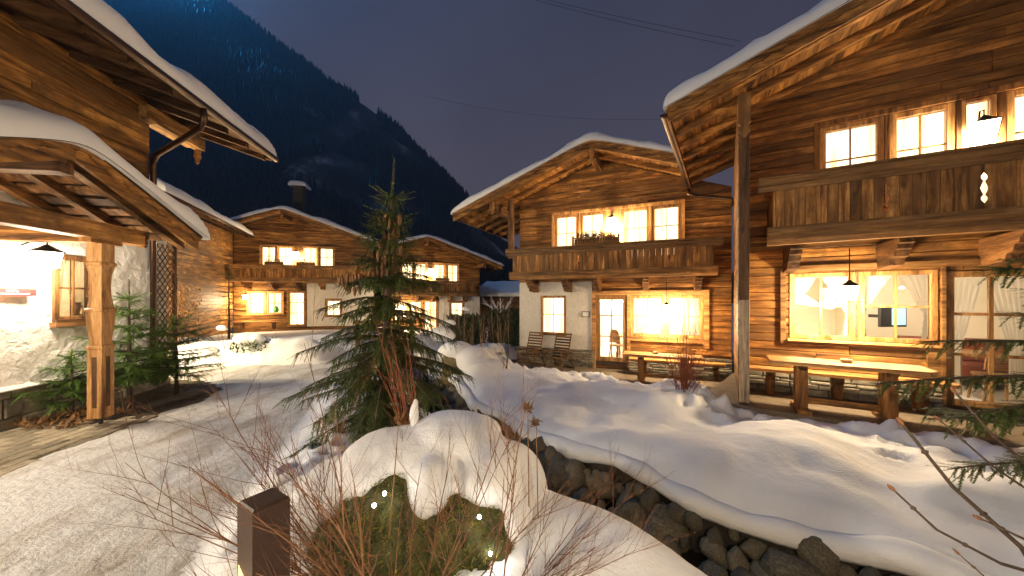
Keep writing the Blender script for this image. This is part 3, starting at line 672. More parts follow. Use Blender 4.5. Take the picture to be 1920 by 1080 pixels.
def roof(root, rx, rz, pit, xl, xr, ov, dep, W, purlins, T=.32, snow_seed=60, soffit_step=.16, detail=True, gutter_left=True, gutter_right=False, yg=None):
    zd = lambda x: rz-pit*abs(x-rx)
    m = MB()
    for xa, xb in ((xl, rx), (rx, xr)): slope_box(m, xa, zd(xa), xb, zd(xb), -ov, dep, -.05, .0)
    ro = m.obj('roof', 'slate', root)
    # soffit boards under the overhangs, each laid along the ridge direction
    if detail:
        for side, (xa, xb) in enumerate(((xl, rx), (rx, xr))):
            n = int(abs(xb-xa)/soffit_step); st = (xb-xa)/n; full = None
            for i in range(n):
                a, b = xa+i*st+.003, xa+(i+1)*st-.003; y1 = dep if (b < .2 or a > W-.2) else .02
                mm = MB(); slope_box(mm, a, zd(a), b, zd(b), -ov+.02, y1, .003, .022); mm.obj('soffit_board', 'larch_y', ro)
    ys_ = [-ov+.18+.66*k for k in range(int((dep+ov-.2)/.66)+1)]
    for xa, xb in ((xl+.04, rx), (rx, xr-.04)):
        for y in ys_:
            if y > .05 and detail and not (xa < rx and xl < -.3): continue
            xe = xb if y < .05 else (0.1 if xa < rx else None)
            if xe is None: continue
            mm = MB(); slope_box(mm, xa, zd(xa), xe, zd(xe), y-.05, y+.05, .025, .155); mm.obj('rafter', 'larch_x', root)
    for xa, xb in ((xl, rx), (xr, rx)):
        mm = MB(); slope_box(mm, xa, zd(xa), xb, zd(xb), -ov-.045, -ov, -.07, .20); mm.obj('verge_board', 'larch_x', root)
        mm = MB(); scallop(mm, xa, zd(xa), xb, zd(xb), -ov-.075, -ov-.047, -.085, .045, .035, .22); mm.obj('carved_board', 'larch_x', root)
        xo = xa-.03*(1 if xa < rx else -1); xi = xa+.015*(1 if xa < rx else -1)
        MB().box(min(xo, xi), max(xo, xi), -ov, dep, zd(xa)-.13, zd(xa)+.04).obj('eave_board', 'brown_y', root)
    for px_, dz in purlins:
        zt = zd(px_)-.16-dz
        q = [(-ov+.12, zt), (-ov+.12, zt-.07), (-ov+.16, zt-.085), (-ov+.17, zt-.14), (-ov+.24, zt-.155), (-ov+.26, zt-.24), (.25, zt-.24), (.25, zt)]
        po = MB().prism(q, 'x', px_-.085, px_+.085).obj('purlin', 'brown_y', root)
        pendant_plate(MB(), px_, -ov+.085, zt+.03, 1.15).obj('carved_pendant', 'weathered_z', po)
    base = lambda X, Y: rz-pit*(np.sqrt((X-rx)**2+.05)-.0)+.055
    xl_, xr_ = xl-.07, xr+.07
    snow_slab('roof_snow', root, np.array(edge_samples(xl_, xr_, .34, 60)), np.array(edge_samples(-ov-.10, dep, .34, 26)), base, T, .34, snow_seed)
    g = []
    if gutter_left: g.append((xl-.06, 1))
    if gutter_right: g.append((xr+.06, -1))
    for gx, sg in g:
        mm = MB(); zc = zd(xl if sg > 0 else xr)-.04; n = 8; ya, yb = -ov-.02, (yg if yg else dep)
        for y in (ya, yb): mm.v += [(gx+.075*math.cos(PI+PI*k/n), y, zc+.075*math.sin(PI+PI*k/n)) for k in range(n+1)]
        mm.v += [(gx+.066*math.cos(PI+PI*k/n), y, zc+.066*math.sin(PI+PI*k/n)+.001) for y in (ya, yb) for k in range(n+1)]
        for k in range(n): mm.f += [(k, k+1, n+1+k+1, n+1+k), (2*n+2+k+1, 2*n+2+k, 3*n+3+k, 3*n+3+k+1)]
        mm.f.append(tuple(range(n+1)))
        mm.obj('gutter', 'gutter', root)
    return zd
def lantern(label, parent_frame, p, watts, group='terrace and balcony lanterns', s=1., cord=0., wall=False, col=(1,.74,.42), name='lantern', hood=1.):
    """four-sided glass lantern; p is its centre in the frame of a house root"""
    wp = parent_frame.matrix_world @ Vector(p) if parent_frame else Vector(p)
    t = thing(name, label, 'lantern', wp, parent_frame.rotation_euler.z if parent_frame else 0, group)
    MB().lathe([(.088*s,-.105*s),(.12*s,.085*s)], n=4, rot=PI/4).obj('glass_body', 'lamp_glow', t)
    f = MB(); f.lathe([(.122*s*hood,.087*s-.05*(hood-1)*s),(.128*s*hood,.093*s-.05*(hood-1)*s),(.05*s*hood,.14*s),(.02*s,.17*s)], n=4 if hood == 1 else 12, rot=PI/4); f.lathe([(.092*s,-.12*s),(.092*s,-.107*s)], n=4, rot=PI/4)
    for k in range(4):
        a = PI/4+k*PI/2; f.tube([(.09*s*math.cos(a), .09*s*math.sin(a), -.107*s), (.122*s*math.cos(a), .122*s*math.sin(a), .085*s)], .005*s, 4)
    f.obj('frame', 'black_metal', t)
    if cord: MB().tube([(0,0,.17*s),(0,0,cord)], .008, 5).obj('chain', 'black_metal', t)
    if wall: MB().tube([(0,0,.17*s),(0,.0,.23*s),(0,.10,.25*s),(0,wall,.16*s)], .011, 6).obj('arm', 'black_metal', t)
    lamp('bulb', (0,0,-.17*s), watts, col, .09*s, t)
    return t
def facade(root, W, z0, dep, zd, ops, wood_zone, plaster_zone, stone_top, step=.165, planks=True, gable_z=None):
    """wall core + planks. zones are lists of (x0,x1,z0,z1)"""
    core = MB(); ze = min(zd(0), zd(W))-.05
    for a, b, c, d in wall_rects(0, W, z0, ze, ops): core.box(a, b, .0, .18, c, d)
    rxx = max(np.linspace(0, W, 101), key=zd)
    core.prism([(0, ze), (W, ze), (W, zd(W)-.03), (rxx, zd(rxx)-.03), (0, zd(0)-.03)], 'y', 0, .18)
    core.box(0, .18, .18, dep, z0, zd(.09)-.06); core.box(W-.18, W, .18, dep, z0, zd(W)-.06); core.box(.18, W-.18, dep-.18, dep, z0, ze)
    wl = core.obj('wall', 'far_plank' if not planks else 'brown_x', root)
    if planks:
        for (xa, xb, za, zb) in wood_zone:
            z = za; 
            while z < zb-.02:
                zt = min(z+step, zb); mid = (z+zt)/2
                a, b = xa, xb; sl = abs(zd(W*.1)-zd(0))/(W*.1)
                if zd(a) < zt+.05 or zd(b) < zt+.05:   # clip under the roof
                    xs_ = [x for x in np.linspace(xa, xb, 160) if zd(x) > zt+.05]
                    if not xs_: break
                    a, b = xs_[0], xs_[-1]
                segs = cut_intervals(a, b, [(o[0], o[1]) for o in ops if o[2] < mid < o[3]])
                for p, q in segs:
                    # long courses are made of two planks butted together
                    cuts = [p, q] if q-p < 2.6 else [p, p+(q-p)*random.uniform(.3,.7), q]
                    for u, v in zip(cuts, cuts[1:]):
                        mm = MB().plank(u+.001, v-.001, -.030+random.uniform(-.008,.006), .004, z+.003, zt-.003, .012)
                        if u == a and a > xa: mm.v = [(x-(zt-zz)/sl if x < (u+v)/2 else x, yy, zz) for x, yy, zz in mm.v]
                        if v == b and b < xb: mm.v = [(x+(zt-zz)/sl if x > (u+v)/2 else x, yy, zz) for x, yy, zz in mm.v]
                        mm.obj('plank', 'larch_x', wl)
                z = zt
    for (a, b, c, d) in plaster_zone:
        pm_ = MB()
        for r in wall_rects(a, b, c, d, [o for o in ops if o[1] > a and o[0] < b]): pm_.box(r[0], r[1], -.045, -.001, r[2], r[3])
        pm_.obj('plaster', 'plaster', wl)
    return wl
def plinth(root, segs, z0, z1, y0=-.09, seed=3, h=.12):
    """coursed rubble: each stone its own piece"""
    r_ = random.Random(seed); b = MB()
    for a, c in segs: b.box(a, c, y0+.03, -.002, z0, z1-.01)
    pl = b.obj('plinth', 'joint', root)
    for a, c in segs:
        z = z0
        while z < z1-.02:
            hh = min(r_.uniform(h*.7, h*1.3), z1-z)
            if z1-z-hh < .04: hh = z1-z
            x = a
            while x < c-.01:
                ww = min(r_.uniform(.16,.46), c-x)
                if c-x-ww < .08: ww = c-x
                d = r_.uniform(0,.025); j = lambda: r_.uniform(-.008,.008); g = .006; k = .016
                q = [(x+g,z+g),(x+ww-g,z+g+j()),(x+ww-g,z+hh-g+j()),(x+g,z+hh-g)]
                y = y0-d; vs = [(p[0], y0+.035, p[1]) for p in q]+[(p[0], y+.012, p[1]) for p in q]
                cxm, czm = x+ww/2, z+hh/2
                vs += [(p[0]+(k if p[0] < cxm else -k), y+j()*.5, p[1]+(k if p[1] < czm else -k)) for p in q]
                fs = [(i, (i+1)%4, 4+(i+1)%4, 4+i) for i in range(4)]+[(4+i, 4+(i+1)%4, 8+(i+1)%4, 8+i) for i in range(4)]+[(8,9,10,11)]
                MB().add(vs, fs).obj('stone', 'stone', pl)
                x += ww
            z += hh
    return pl

# ---------------- house A, right foreground
def update(): bpy.context.view_layer.update()
A = thing('chalet', 'largest nearest timber chalet at right with corner log wing and terrace table', 'house', (4.494,6.794,0), R(-31.8), 'timber chalets of the village')
update()
AW = 7.4
zdA = roof(A, 4.0, 6.72, .335, -1.12, 9.2, 1.5, 3.1, AW, [(4.0,.0)], T=.37, snow_seed=61, yg=3.0)
opsA = [(.74,2.56,.98,2.16),(2.64,3.56,.06,2.12),(1.16,1.97,3.30,4.72),(2.03,2.74,3.30,4.72),(2.80,3.14,2.7,4.72),(3.22,4.0,3.30,4.72)]
facade(A, AW, -.3, 3.1, zdA, opsA, [(0,AW,.43,6.6)], [], .43, step=.155)
plinth(A, [(.0,2.6),(3.62,AW)], -.12, .42, seed=5, h=.085)
# frame timbers round the lower window and door
fr_ = MB(); fr_.plank(.60,.68,-.085,-.0,.88,2.26); fr_.plank(.68,2.62,-.08,0,.88,.93); fr_.plank(.68,4.2,-.09,0,2.20,2.30); fr_.plank(2.585,2.632,-.088,0,.0,2.2); fr_.plank(2.44,2.585,-.075,0,.45,.88)
fr_.obj('frame_timber', 'pine_x', A)
window(A, .74, 1.62, .98, 2.16, [.5], [.50], fw=.075, curt=None, outer=0, sill=False, mun=.03)
window(A, 1.66, 2.56, .98, 2.16, [.5], [.50], fw=.075, curt=None, outer=0, sill=False, mun=.03)
MB().plank(.70, 2.60, -.13, -.046, .93, .975).obj('sill', 'pine_x', A)
window(A, 2.64, 3.56, .06, 2.12, [.5], [.37,.70], fw=.09, name='glazed_door', curt=None, outer=0, sill=False, mun=.045)
for a, b in ((1.16,1.97),(2.03,2.74),(3.22,4.0)): window(A, a, b, 3.30, 4.72, [.5], [.58], fw=.085, outer=0, sill=False)
window(A, 2.80, 3.14, 2.7, 4.72, [], [.5], fw=.05, name='balcony_door', outer=0, sill=False)
of = MB(); of.plank(1.08,1.155,-.07,0,3.2,4.80); of.plank(4.005,4.08,-.07,0,3.2,4.8); of.plank(1.08,4.08,-.075,0,4.725,4.82)
for a, b in ((1.972,2.028),(2.742,2.798),(3.142,3.218)): of.plank(a, b, -.06, 0, 3.2, 4.72)
of.obj('window_casing', 'larch_z', A)
balcony(A, .42, 7.2, 1.1, 2.83, 3.45, 3.67, 2.57, (10,17), (.72,1.95,3.05,4.2,5.6), bw=.128)
# log wing: the side wall runs forward to carry the roof
wg = MB().box(-.055,.055,-1.28,.0,-.2,5.08).obj('wing_wall', 'brown_y', A)
for k in range(31):
    z = -.05+k*.165
    MB().box(-.080+random.uniform(-.004,.003),-.056,-1.275,3.05,z,z+.1615).obj('wing_plank', 'larch_y', wg)
MB().plank(-.072,.072,-1.36,-1.28,-.02,5.02).obj('corner_post', 'shaded_z', A)  # darkened wood: the shadow on the upper post is put into its colour
MB().plank(-.07,.07,-1.41,-1.362,.02,1.68).obj('weathered_post', 'grey_z', A)
cp = MB().prism([(-.085,5.02),(-.085,4.55),(-.05,4.50),(-.075,4.42),(-.03,4.33),(0,4.30),(.03,4.33),(.075,4.42),(.05,4.50),(.085,4.55),(.085,5.02)], 'y', -1.42, -1.362).obj('carved_bracket', 'weathered_z', A)
MB().tube([(-1.18,2.95,4.84),(-1.18,2.97,4.70),(-1.0,2.98,4.62),(-.12,2.98,4.40),(-.1,2.98,4.2)], .045, 8).obj('downpipe', 'gutter', A, True)
# room behind the lower windows
rm = MB(); rm.box(.2,5.4,2.82,2.88,-.02,2.5)
rm.box(.185,.2,.185,2.82,-.02,2.5); rm.box(5.4,5.46,.185,2.82,-.02,2.5)
ro_ = rm.obj('room', 'cream', A); MB().box(.2,5.4,.0,2.82,-.06,.0).obj('room_floor', 'tile_floor', ro_); MB().box(.2,5.4,.185,2.82,2.42,2.5).obj('room_ceiling', 'room_white', ro_)
MB().box(1.93,2.0,1.7,2.82,0,2.42).obj('partition', 'cream', ro_)
def tieback(side):
    if side == 'L': return (lambda t: 0, lambda t: .98-.92*min(1, t/.62)**.85+.10*max(0, (t-.62)/.38))
    return (lambda t: .02+.92*min(1, t/.62)**.85-.10*max(0, (t-.62)/.38), lambda t: 1)
for a, b in ((.80,1.18),(1.18,1.56),(1.74,2.14),(2.10,2.50)):
    pf = tieback('L' if (a, b) in ((.80,1.18),(1.74,2.14)) else 'R')
    curtain_mesh(a, b, 1.02, 2.1, .14, pf[0], pf[1], folds=5, amp=.016, nz=22, zig=.010).obj('curtain', 'curtain', A, True)
for sd, (a, b) in (('L',(2.72,3.12)),('R',(3.08,3.48))):
    pf = (lambda t: 0, lambda t: .98-.62*min(1, t/.6)+.0*t) if sd == 'L' else (lambda t: .02+.62*min(1, t/.6), lambda t: 1)
    curtain_mesh(a, b, .16, 2.02, .16, pf[0], pf[1], folds=6, amp=.02, nz=18).obj('curtain', 'curtain', A, True)

# ---------------- house B, middle right
B = thing('chalet', 'timber chalet in the middle right with white lower corner and two deck chairs', 'house', (.28,12.09,0), R(-23.9), 'timber chalets of the village')
update()
BW = 6.3
def zdB_lim(x): return 0
zdB = roof(B, 2.72, 6.12, .365, -1.80, 5.05, 1.4, 3.0, BW, [(-.42,.06),(2.72,.0)], T=.30, snow_seed=71, gutter_left=False)
zB2 = lambda x: zdB(x) if x < 5.05 else 4.82
opsB = [(.78,1.66,.50,1.80),(2.62,3.56,-.26,1.80),(3.66,5.62,.56,1.80),(1.26,2.06,2.9,4.46),(2.12,2.92,2.9,4.46),(3.38,4.20,2.9,4.46),(4.26,5.06,2.9,4.46)]
facade(B, BW, -.75, 3.0, zB2, opsB, [(0,BW,2.25,6.0),(2.56,BW,.10,2.25)], [(0,2.50,.05,2.25)], 0, step=.16)
plinth(B, [(-.06,2.56),(3.62,BW)], -.70, .04, y0=-.12, seed=8, h=.075)
window(B, .78, 1.66, .50, 1.80, [.5], [.52], fw=.08, outer=.0, y=-.02)
window(B, 2.62, 3.56, -.26, 1.80, [.5], [.36,.72], fw=.13, name='glazed_door', outer=0, curt=None, sill=False, mun=.035)
window(B, 3.66, 4.62, .56, 1.80, [.5], [.5], fw=.09, outer=0, sill=False, curt=None); window(B, 4.66, 5.62, .56, 1.80, [.5], [.5], fw=.09, outer=0, sill=False, curt=None)
fb = MB(); fb.plank(2.50,2.615,-.08,0,-.5,1.9); fb.plank(3.565,3.655,-.075,0,-.4,1.9); fb.plank(5.625,5.76,-.075,0,.30,1.9); fb.plank(2.50,5.76,-.085,0,1.81,1.95); fb.plank(3.655,5.625,-.08,0,.42,.555)
fb.obj('frame_timber', 'pine_x', B)
for a, b in ((1.26,2.06),(2.12,2.92),(3.38,4.20),(4.26,5.06)): window(B, a, b, 2.9, 4.46, [.5], [.62], fw=.085, outer=0, sill=False)
fb = MB(); fb.plank(1.17,1.255,-.07,0,2.9,4.55); fb.plank(5.065,5.15,-.07,0,2.9,4.55); fb.plank(1.17,5.15,-.075,0,4.465,4.56); fb.plank(2.925,3.375,-.05,0,2.9,4.46)
for a, b in ((2.062,2.118),(4.202,4.258)): fb.plank(a, b, -.06, 0, 2.9, 4.46)
fb.obj('window_casing', 'pine_z', B)
balcony(B, .17, 5.75, 1.0, 2.52, 3.07, 3.28, 2.30, (14,), (.62,1.78,2.72,4.12,5.45), bw=.15)
MB().plank(-.05,.12,-.9,-.78,3.0,4.9).obj('corner_post', 'brown_z', B)
rm = MB(); rm.box(2.3,6.0,2.7,2.76,-.4,2.2); rm.box(2.24,2.3,.185,2.7,-.4,2.2); rm.box(6.0,6.06,.185,2.7,-.4,2.2)
ro_ = rm.obj('room', 'room_white', B); MB().box(2.3,6.0,.0,2.7,-.36,-.29).obj('room_floor', 'tile_floor', ro_); MB().box(2.3,6.0,.185,2.7,2.14,2.2).obj('room_ceiling', 'room_white', ro_)
for a, b, sd in ((3.73,4.2,'L'),(4.10,4.56,'R'),(4.74,5.2,'L'),(5.1,5.55,'R')):
    pf = (lambda t: 0, lambda t: .95-.3*t) if sd == 'L' else (lambda t: .05+.3*t, lambda t: 1)
    curtain_mesh(a, b, .62, 1.74, .14, pf[0], pf[1], folds=5, amp=.016, nz=12).obj('curtain', 'curtain', B, True)

# ---------------- houses C and D, far
def far_house(label, org, ang, zb, W, rx, rz, pit, xl, xr, wins, wood_x, bal, lower, chim=None, seed=80):
    h = thing('chalet', label, 'house', (*org, zb), R(ang), 'timber chalets of the village'); update()
    zd = roof(h, rx, rz, pit, xl, xr, 1.3, 7.0, W, [(rx,.0),(W-.05,.05)], T=.26, snow_seed=seed, detail=False, gutter_left=False, gutter_right=True)
    ops = [(a, b, 3.02, 4.45) for a, b in wins]+[o[:4] for o in lower]
    wl = facade(h, W, -.6, 7.0, zd, ops, [], [], 0, planks=False)
    px0, px1 = wood_x
    pz = MB()
    for r in wall_rects(px0, px1, -.3, 2.3, [o for o in ops]): pz.box(r[0], r[1], -.04, -.002, r[2], r[3])
    pz.obj('plaster', 'plaster', wl)
    for a, b in wins: window(h, a, b, 3.02, 4.45, [.5], [.6], fw=.08, outer=.06, sill=False, far=True, mun=.035)
    for a, b, c, d, cols, rows, nm in lower: window(h, a, b, c, d, cols, rows, fw=.09, outer=.06, name=nm, sill=False, far=True, mun=.04)
    balcony(h, bal[0], bal[1], 1.0, 2.52, 3.07, 3.28, 2.28, (10,12,16), tuple(bal[0]+.5+k*(bal[1]-bal[0]-1)/4 for k in range(5)), joined=True)
    if chim:
        cx_, cy_ = chim; c = MB().box(cx_-.28, cx_+.28, cy_-.28, cy_+.28, zd(cx_)-.5, zd(cx_)+2.2).obj('chimney', 'slate', h)
        MB().box(cx_-.42, cx_+.42, cy_-.42, cy_+.42, zd(cx_)+2.2, zd(cx_)+2.28).obj('chimney_cap', 'slate', c)
        s = snow_slab('chimney_snow', c, np.array(edge_samples(cx_-.52, cx_+.52, .3, 6)), np.array(edge_samples(cy_-.5, cy_+.5, .3, 6)), lambda X, Y: zd(cx_)+2.285+0*X, .38, .34, 90)
    return h
C = far_house('far timber chalet left of the spruce with snow-capped chimney on its roof', (-16.06,20), 12, .34, 7.6, 2.95, 6.38, .35, -.5, 8.9,
              [(1.40,2.22),(2.28,3.10),(3.62,4.44),(4.52,5.34)], (3.85,7.6), (.35,6.6),
              [(.75,1.60,.45,1.75,[.5],[.5],'window'),(1.70,2.55,.45,1.75,[.5],[.5],'window'),(2.85,3.75,-.25,1.78,[.5],[.36,.7],'glazed_door'),(4.9,5.75,.3,1.3,[.5],[.5],'window')], chim=(2.75,2.0), seed=81)
D = far_house('farthest timber chalet right of the spruce with red figure in its lit window', (-8.0,21.8), 25, -.42, 6.3, 2.45, 5.98, .33, -.3, 7.5,
              [(1.0,1.75),(1.85,2.60),(3.05,3.80),(3.98,4.75)], (3.4,6.3), (.3,5.65),
              [(.55,1.40,.7,1.98,[.5],[.5],'window'),(1.48,2.3,.7,1.98,[.5],[.5],'window'),(2.42,3.30,-.1,2.0,[.5],[.4,.7],'glazed_door'),(4.2,5.1,.7,1.9,[.5],[.5],'window')], seed=84)

# ---------------- long side house between the left house and C
EA = math.degrees(math.atan2(.932, -.361))
Eh = thing('side_house', 'long plank-clad side wall with snowy eave behind the trellis', 'house', (-12.9,11.8,0), R(EA)); update()
core = MB().box(0,8.6,0,4,-.4,5.42).obj('wall', 'far_plank', Eh)
for k in range(32):
    z = .05+k*.168
    for u, v in ((0, 3.1+(k*1.37)%2.4), (3.1+(k*1.37)%2.4, 8.6)): MB().plank(u+.001, v-.001, -.03+random.uniform(-.004,.003), -.001, z, z+.165, .009).obj('plank', 'larch_x', core)
m = MB(); m.prism([(-.95,5.30),(-.95,5.38),(4,7.1),(4,7.0)], 'x', -.3, 9.2); er = m.obj('roof', 'brown_x', Eh)
for k in range(14): MB().prism([(-.9,5.18),(-.9,5.29),(.5,5.78),(.5,5.67)], 'x', -.1+k*.68, 0+k*.68).obj('rafter', 'brown_y', Eh)
snow_slab('roof_snow', Eh, np.array(edge_samples(-.35, 9.25, .3, 30)), np.array(edge_samples(-1.02, 4, .3, 20)), lambda X, Y: 5.39+(Y+.95)*.347, .34, .32, 86)
MB().tube([(-.3,-1.0,5.30),(9.2,-1.0,5.30)], .055, 8).obj('gutter', 'gutter', Eh, True)

# ---------------- left house with porch canopy
Lh = thing('chalet', 'left chalet with rough white plaster wall and snowy gabled porch canopy', 'house', (LO[0], LO[1], 0), LA, 'timber chalets of the village'); update()
wopen = (.56,1.14,1.36,2.36)
pw = MB()
# rough hand-thrown plaster: displaced sheet round the window
def plaster_sheet(x0, x1, z0, z1, op):
    nxx, nzz = int((x1-x0)/.045), int((z1-z0)/.045); X = np.linspace(x0, x1, nxx+1); Z = np.linspace(z0, z1, nzz+1); GXx, GZz = np.meshgrid(X, Z)
    Yv = -.012-.035*(vnoise(GXx, GZz, 3.2, 31)+.5)-.022*vnoise(GXx, GZz, 9., 32)-.010*vnoise(GXx, GZz, 20., 33)
    near = np.maximum(np.maximum(op[0]-GXx, GXx-op[1]), np.maximum(op[2]-GZz, GZz-op[3])); k = np.clip(near/.12, 0, 1); Yv = Yv*k-.012*(1-k)
    Vv = np.stack([GXx, Yv, GZz], -1).reshape(-1,3); I = np.arange(GXx.size).reshape(GXx.shape); q = np.stack([I[:-1,:-1], I[:-1,1:], I[1:,1:], I[1:,:-1]], -1).reshape(-1,4)
    cxx = (GXx[:-1,:-1]+GXx[1:,1:]).ravel()/2; czz = (GZz[:-1,:-1]+GZz[1:,1:]).ravel()/2
    q = q[~((cxx > op[0]-.0) & (cxx < op[1]) & (czz > op[2]) & (czz < op[3]))]
    return npmesh('wall', Vv, q, 'rough_plaster')
lw = link('wall', plaster_sheet(-6., 2.52, .30, 3.1, wopen), Lh)
cb = MB()
for r in wall_rects(-6, 2.5, -.2, 3.05, [wopen]): cb.box(r[0], r[1], .0, .3, r[2], r[3])
cb.box(2.3,2.5,.3,6,-.2,3.05); cb.obj('wall_core', 'plaster', lw)
MB().box(-6,2.10,.03,.3,3.05,5.6).obj('timber_wall', 'brown_x', Lh)
tw = MB().box(1.9,2.10,.3,6,3.05,6).obj('gable_wall', 'brown_y', Lh)
z = 3.02; k = 0
while z < 5.45:
    c0 = -1.8+(k*1.1)%2.6
    for u, v in ((-6, c0), (c0, 2.12)): MB().plank(u+.001, v-.001, -.035+random.uniform(-.005,.003), .029, z, z+.168, .012).obj('plank', 'larch_x', Lh)
    z += .175; k += 1
# stone base
pl = plinth(Lh, [(-6,2.5)], -.1, .50, y0=-.10, seed=12, h=.24)
MB().prism([(-.14,.50),(-.14,.515),(-.02,.55),(.02,.50)], 'x', -6, 2.52).obj('plinth_ledge', 'rough_plaster', Lh)
window(Lh, wopen[0], wopen[1], wopen[2], wopen[3], [.5], [.5], fw=.07, outer=0, y=.0, curt=None, mat=('brown_z','brown_x'), mun=.03)
MB().plank(wopen[0]-.04, wopen[1]+.04, -.10, -.02, wopen[2]-.08, wopen[2]-.01).obj('sill', 'brown_x', Lh)
for a, b, pf in ((.60,.87,(lambda t: 0, lambda t: .95-.35*t)), (.83,1.10,(lambda t: .05+.35*t, lambda t: 1))):
    curtain_mesh(a, b, 1.4, 2.3, .10, pf[0], pf[1], folds=4, amp=.014, nz=10).obj('curtain', 'curtain', Lh, True)
MB().box(.2,1.5,1.0,1.05,1.0,2.7).obj('room_wall', 'cream', Lh); MB().box(.2,.25,.3,1.0,1.0,2.7).obj('room_wall', 'cream', Lh); MB().box(1.45,1.5,.3,1.0,1.0,2.7).obj('room_wall', 'cream', Lh); MB().box(.2,1.5,.3,1.0,2.65,2.7).obj('room_wall', 'cream', Lh); MB().box(.2,1.5,.3,1.0,1.0,1.05).obj('room_wall', 'cream', Lh)
MB().lathe([(.05,0),(.06,.03),(.05,.14),(.03,.17),(.045,.2)], (.98,.06,1.44), 12).obj('vase', 'ceramic', Lh, True)
lamp('room_bulb', (.85,.65,2.45), 16, (1,.78,.48), .08, Lh)
# main roof
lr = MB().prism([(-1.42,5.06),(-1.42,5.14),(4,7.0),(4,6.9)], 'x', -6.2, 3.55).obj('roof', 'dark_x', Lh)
for k in range(15): MB().prism([(-1.36,4.94),(-1.36,5.05),(1.,5.86),(1.,5.73)], 'x', 3.40-k*.66, 3.50-k*.66).obj('rafter', 'dark_y', Lh)
for sgm in range(12):
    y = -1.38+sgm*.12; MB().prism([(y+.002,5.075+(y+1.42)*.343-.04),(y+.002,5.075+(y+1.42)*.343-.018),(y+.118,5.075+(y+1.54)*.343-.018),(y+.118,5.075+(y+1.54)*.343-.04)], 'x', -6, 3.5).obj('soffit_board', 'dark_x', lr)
MB().prism([(-1.44,4.98),(-1.44,5.16),(4,7.02),(4,6.84)], 'x', 3.55, 3.60).obj('verge_board', 'larch_y', Lh)
pu = MB().prism([(-.20,5.02),(-.20,5.30),(.06,5.30),(.06,5.02)], 'x', 1.9, 3.15); pu.prism([(-.18,5.03),(-.18,5.28),(.04,5.28),(.04,5.05)], 'x', 3.15, 3.34)
pq = pu.obj('purlin', 'weathered_x', Lh)
pp = MB(); pr = [(.0,.0),(.05,-.01),(.055,-.06),(.03,-.09),(.07,-.14),(.05,-.2),(.02,-.23),(.035,-.27),(.0,-.33)]
pp.prism([(-.07+a, 5.03+b) for a, b in pr]+[(-.07-a, 5.03+b) for a, b in pr[-2:0:-1]], 'x', 3.24, 3.30); pp.obj('carved_pendant', 'weathered_z', pq)
snow_slab('roof_snow', Lh, np.array(edge_samples(-6.2, 3.66, .34, 60)), np.array(edge_samples(-1.52, 4, .34, 24)), lambda X, Y: 5.145+(Y+1.42)*.343, .40, .36, 91)
MB().tube([(-6.2,-1.52,5.03),(3.62,-1.52,5.03)], .065, 10).obj('gutter', 'gutter', Lh, True)
MB().tube([(1.28,-1.52,5.0),(1.30,-1.52,4.80),(1.36,-1.42,4.68),(2.0,-.26,4.42),(2.10,-.12,4.34),(2.12,-.10,4.2),(2.12,-.10,.1)], .048, 10).obj('downpipe', 'gutter', Lh, True)
# porch canopy
CR, CZ_, CP, CL, CRr = -.73, 3.50, .43, -2.6, 1.14
czd = lambda x: CZ_-CP*abs(x-CR)
can = MB()
for xa, xb in ((CL, CR), (CR, CRr)): slope_box(can, xa, czd(xa), xb, czd(xb), -1.5, -.06, -.045, .0)
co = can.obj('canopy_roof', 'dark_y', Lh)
for xa, xb in ((CL, CR), (CRr, CR)):
    mm = MB(); slope_box(mm, xa, czd(xa), xb, czd(xb), -1.545, -1.5, -.055, .20); mm.obj('canopy_verge', 'larch_x', Lh)
    mm = MB(); scallop(mm, xa, czd(xa), xb, czd(xb), -1.58, -1.547, -.09, .02, .05, .24); mm.obj('carved_board', 'larch_x', Lh)
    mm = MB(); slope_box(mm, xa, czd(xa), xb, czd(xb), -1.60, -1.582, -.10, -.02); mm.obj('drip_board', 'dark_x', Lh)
    for y in (-1.28,-.72,-.2):
        mm = MB(); slope_box(mm, xa, czd(xa), xb, czd(xb), y-.05, y+.05, .05, .16); mm.obj('canopy_rafter', 'brown_x', Lh)
    n = 9
    for i in range(n):
        a = xa+(xb-xa)*(i+.12)/n; b = xa+(xb-xa)*(i+.78)/n; mm = MB(); slope_box(mm, min(a,b), czd(min(a,b)), max(a,b), czd(max(a,b)), -1.48, -.08, .022, .046); mm.obj('batten_board', 'brown_x', co)
MB().plank(CL, .58, -1.20, -1.0, 2.50, 2.72).obj('canopy_plate', 'larch_x', Lh)
MB().prism([(.58,2.50),(.58,2.72),(.66,2.72),(.66,2.62),(.62,2.60),(.64,2.54),(.60,2.50)], 'y', -1.19, -1.01).obj('plate_end', 'dark_y', Lh)
MB().box(-.16,.26,-1.17,-1.03,2.44,2.5).obj('pillow_block', 'larch_x', Lh)
for x in (.04,-1.55): MB().box(x-.08, x+.08, -1.0, .0, 2.46, 2.64).obj('cross_beam', 'larch_y', Lh)
MB().box(CR-.08, CR+.08, -1.45, -.05, CZ_-.36, CZ_-.18).obj('ridge_beam', 'brown_y', Lh)
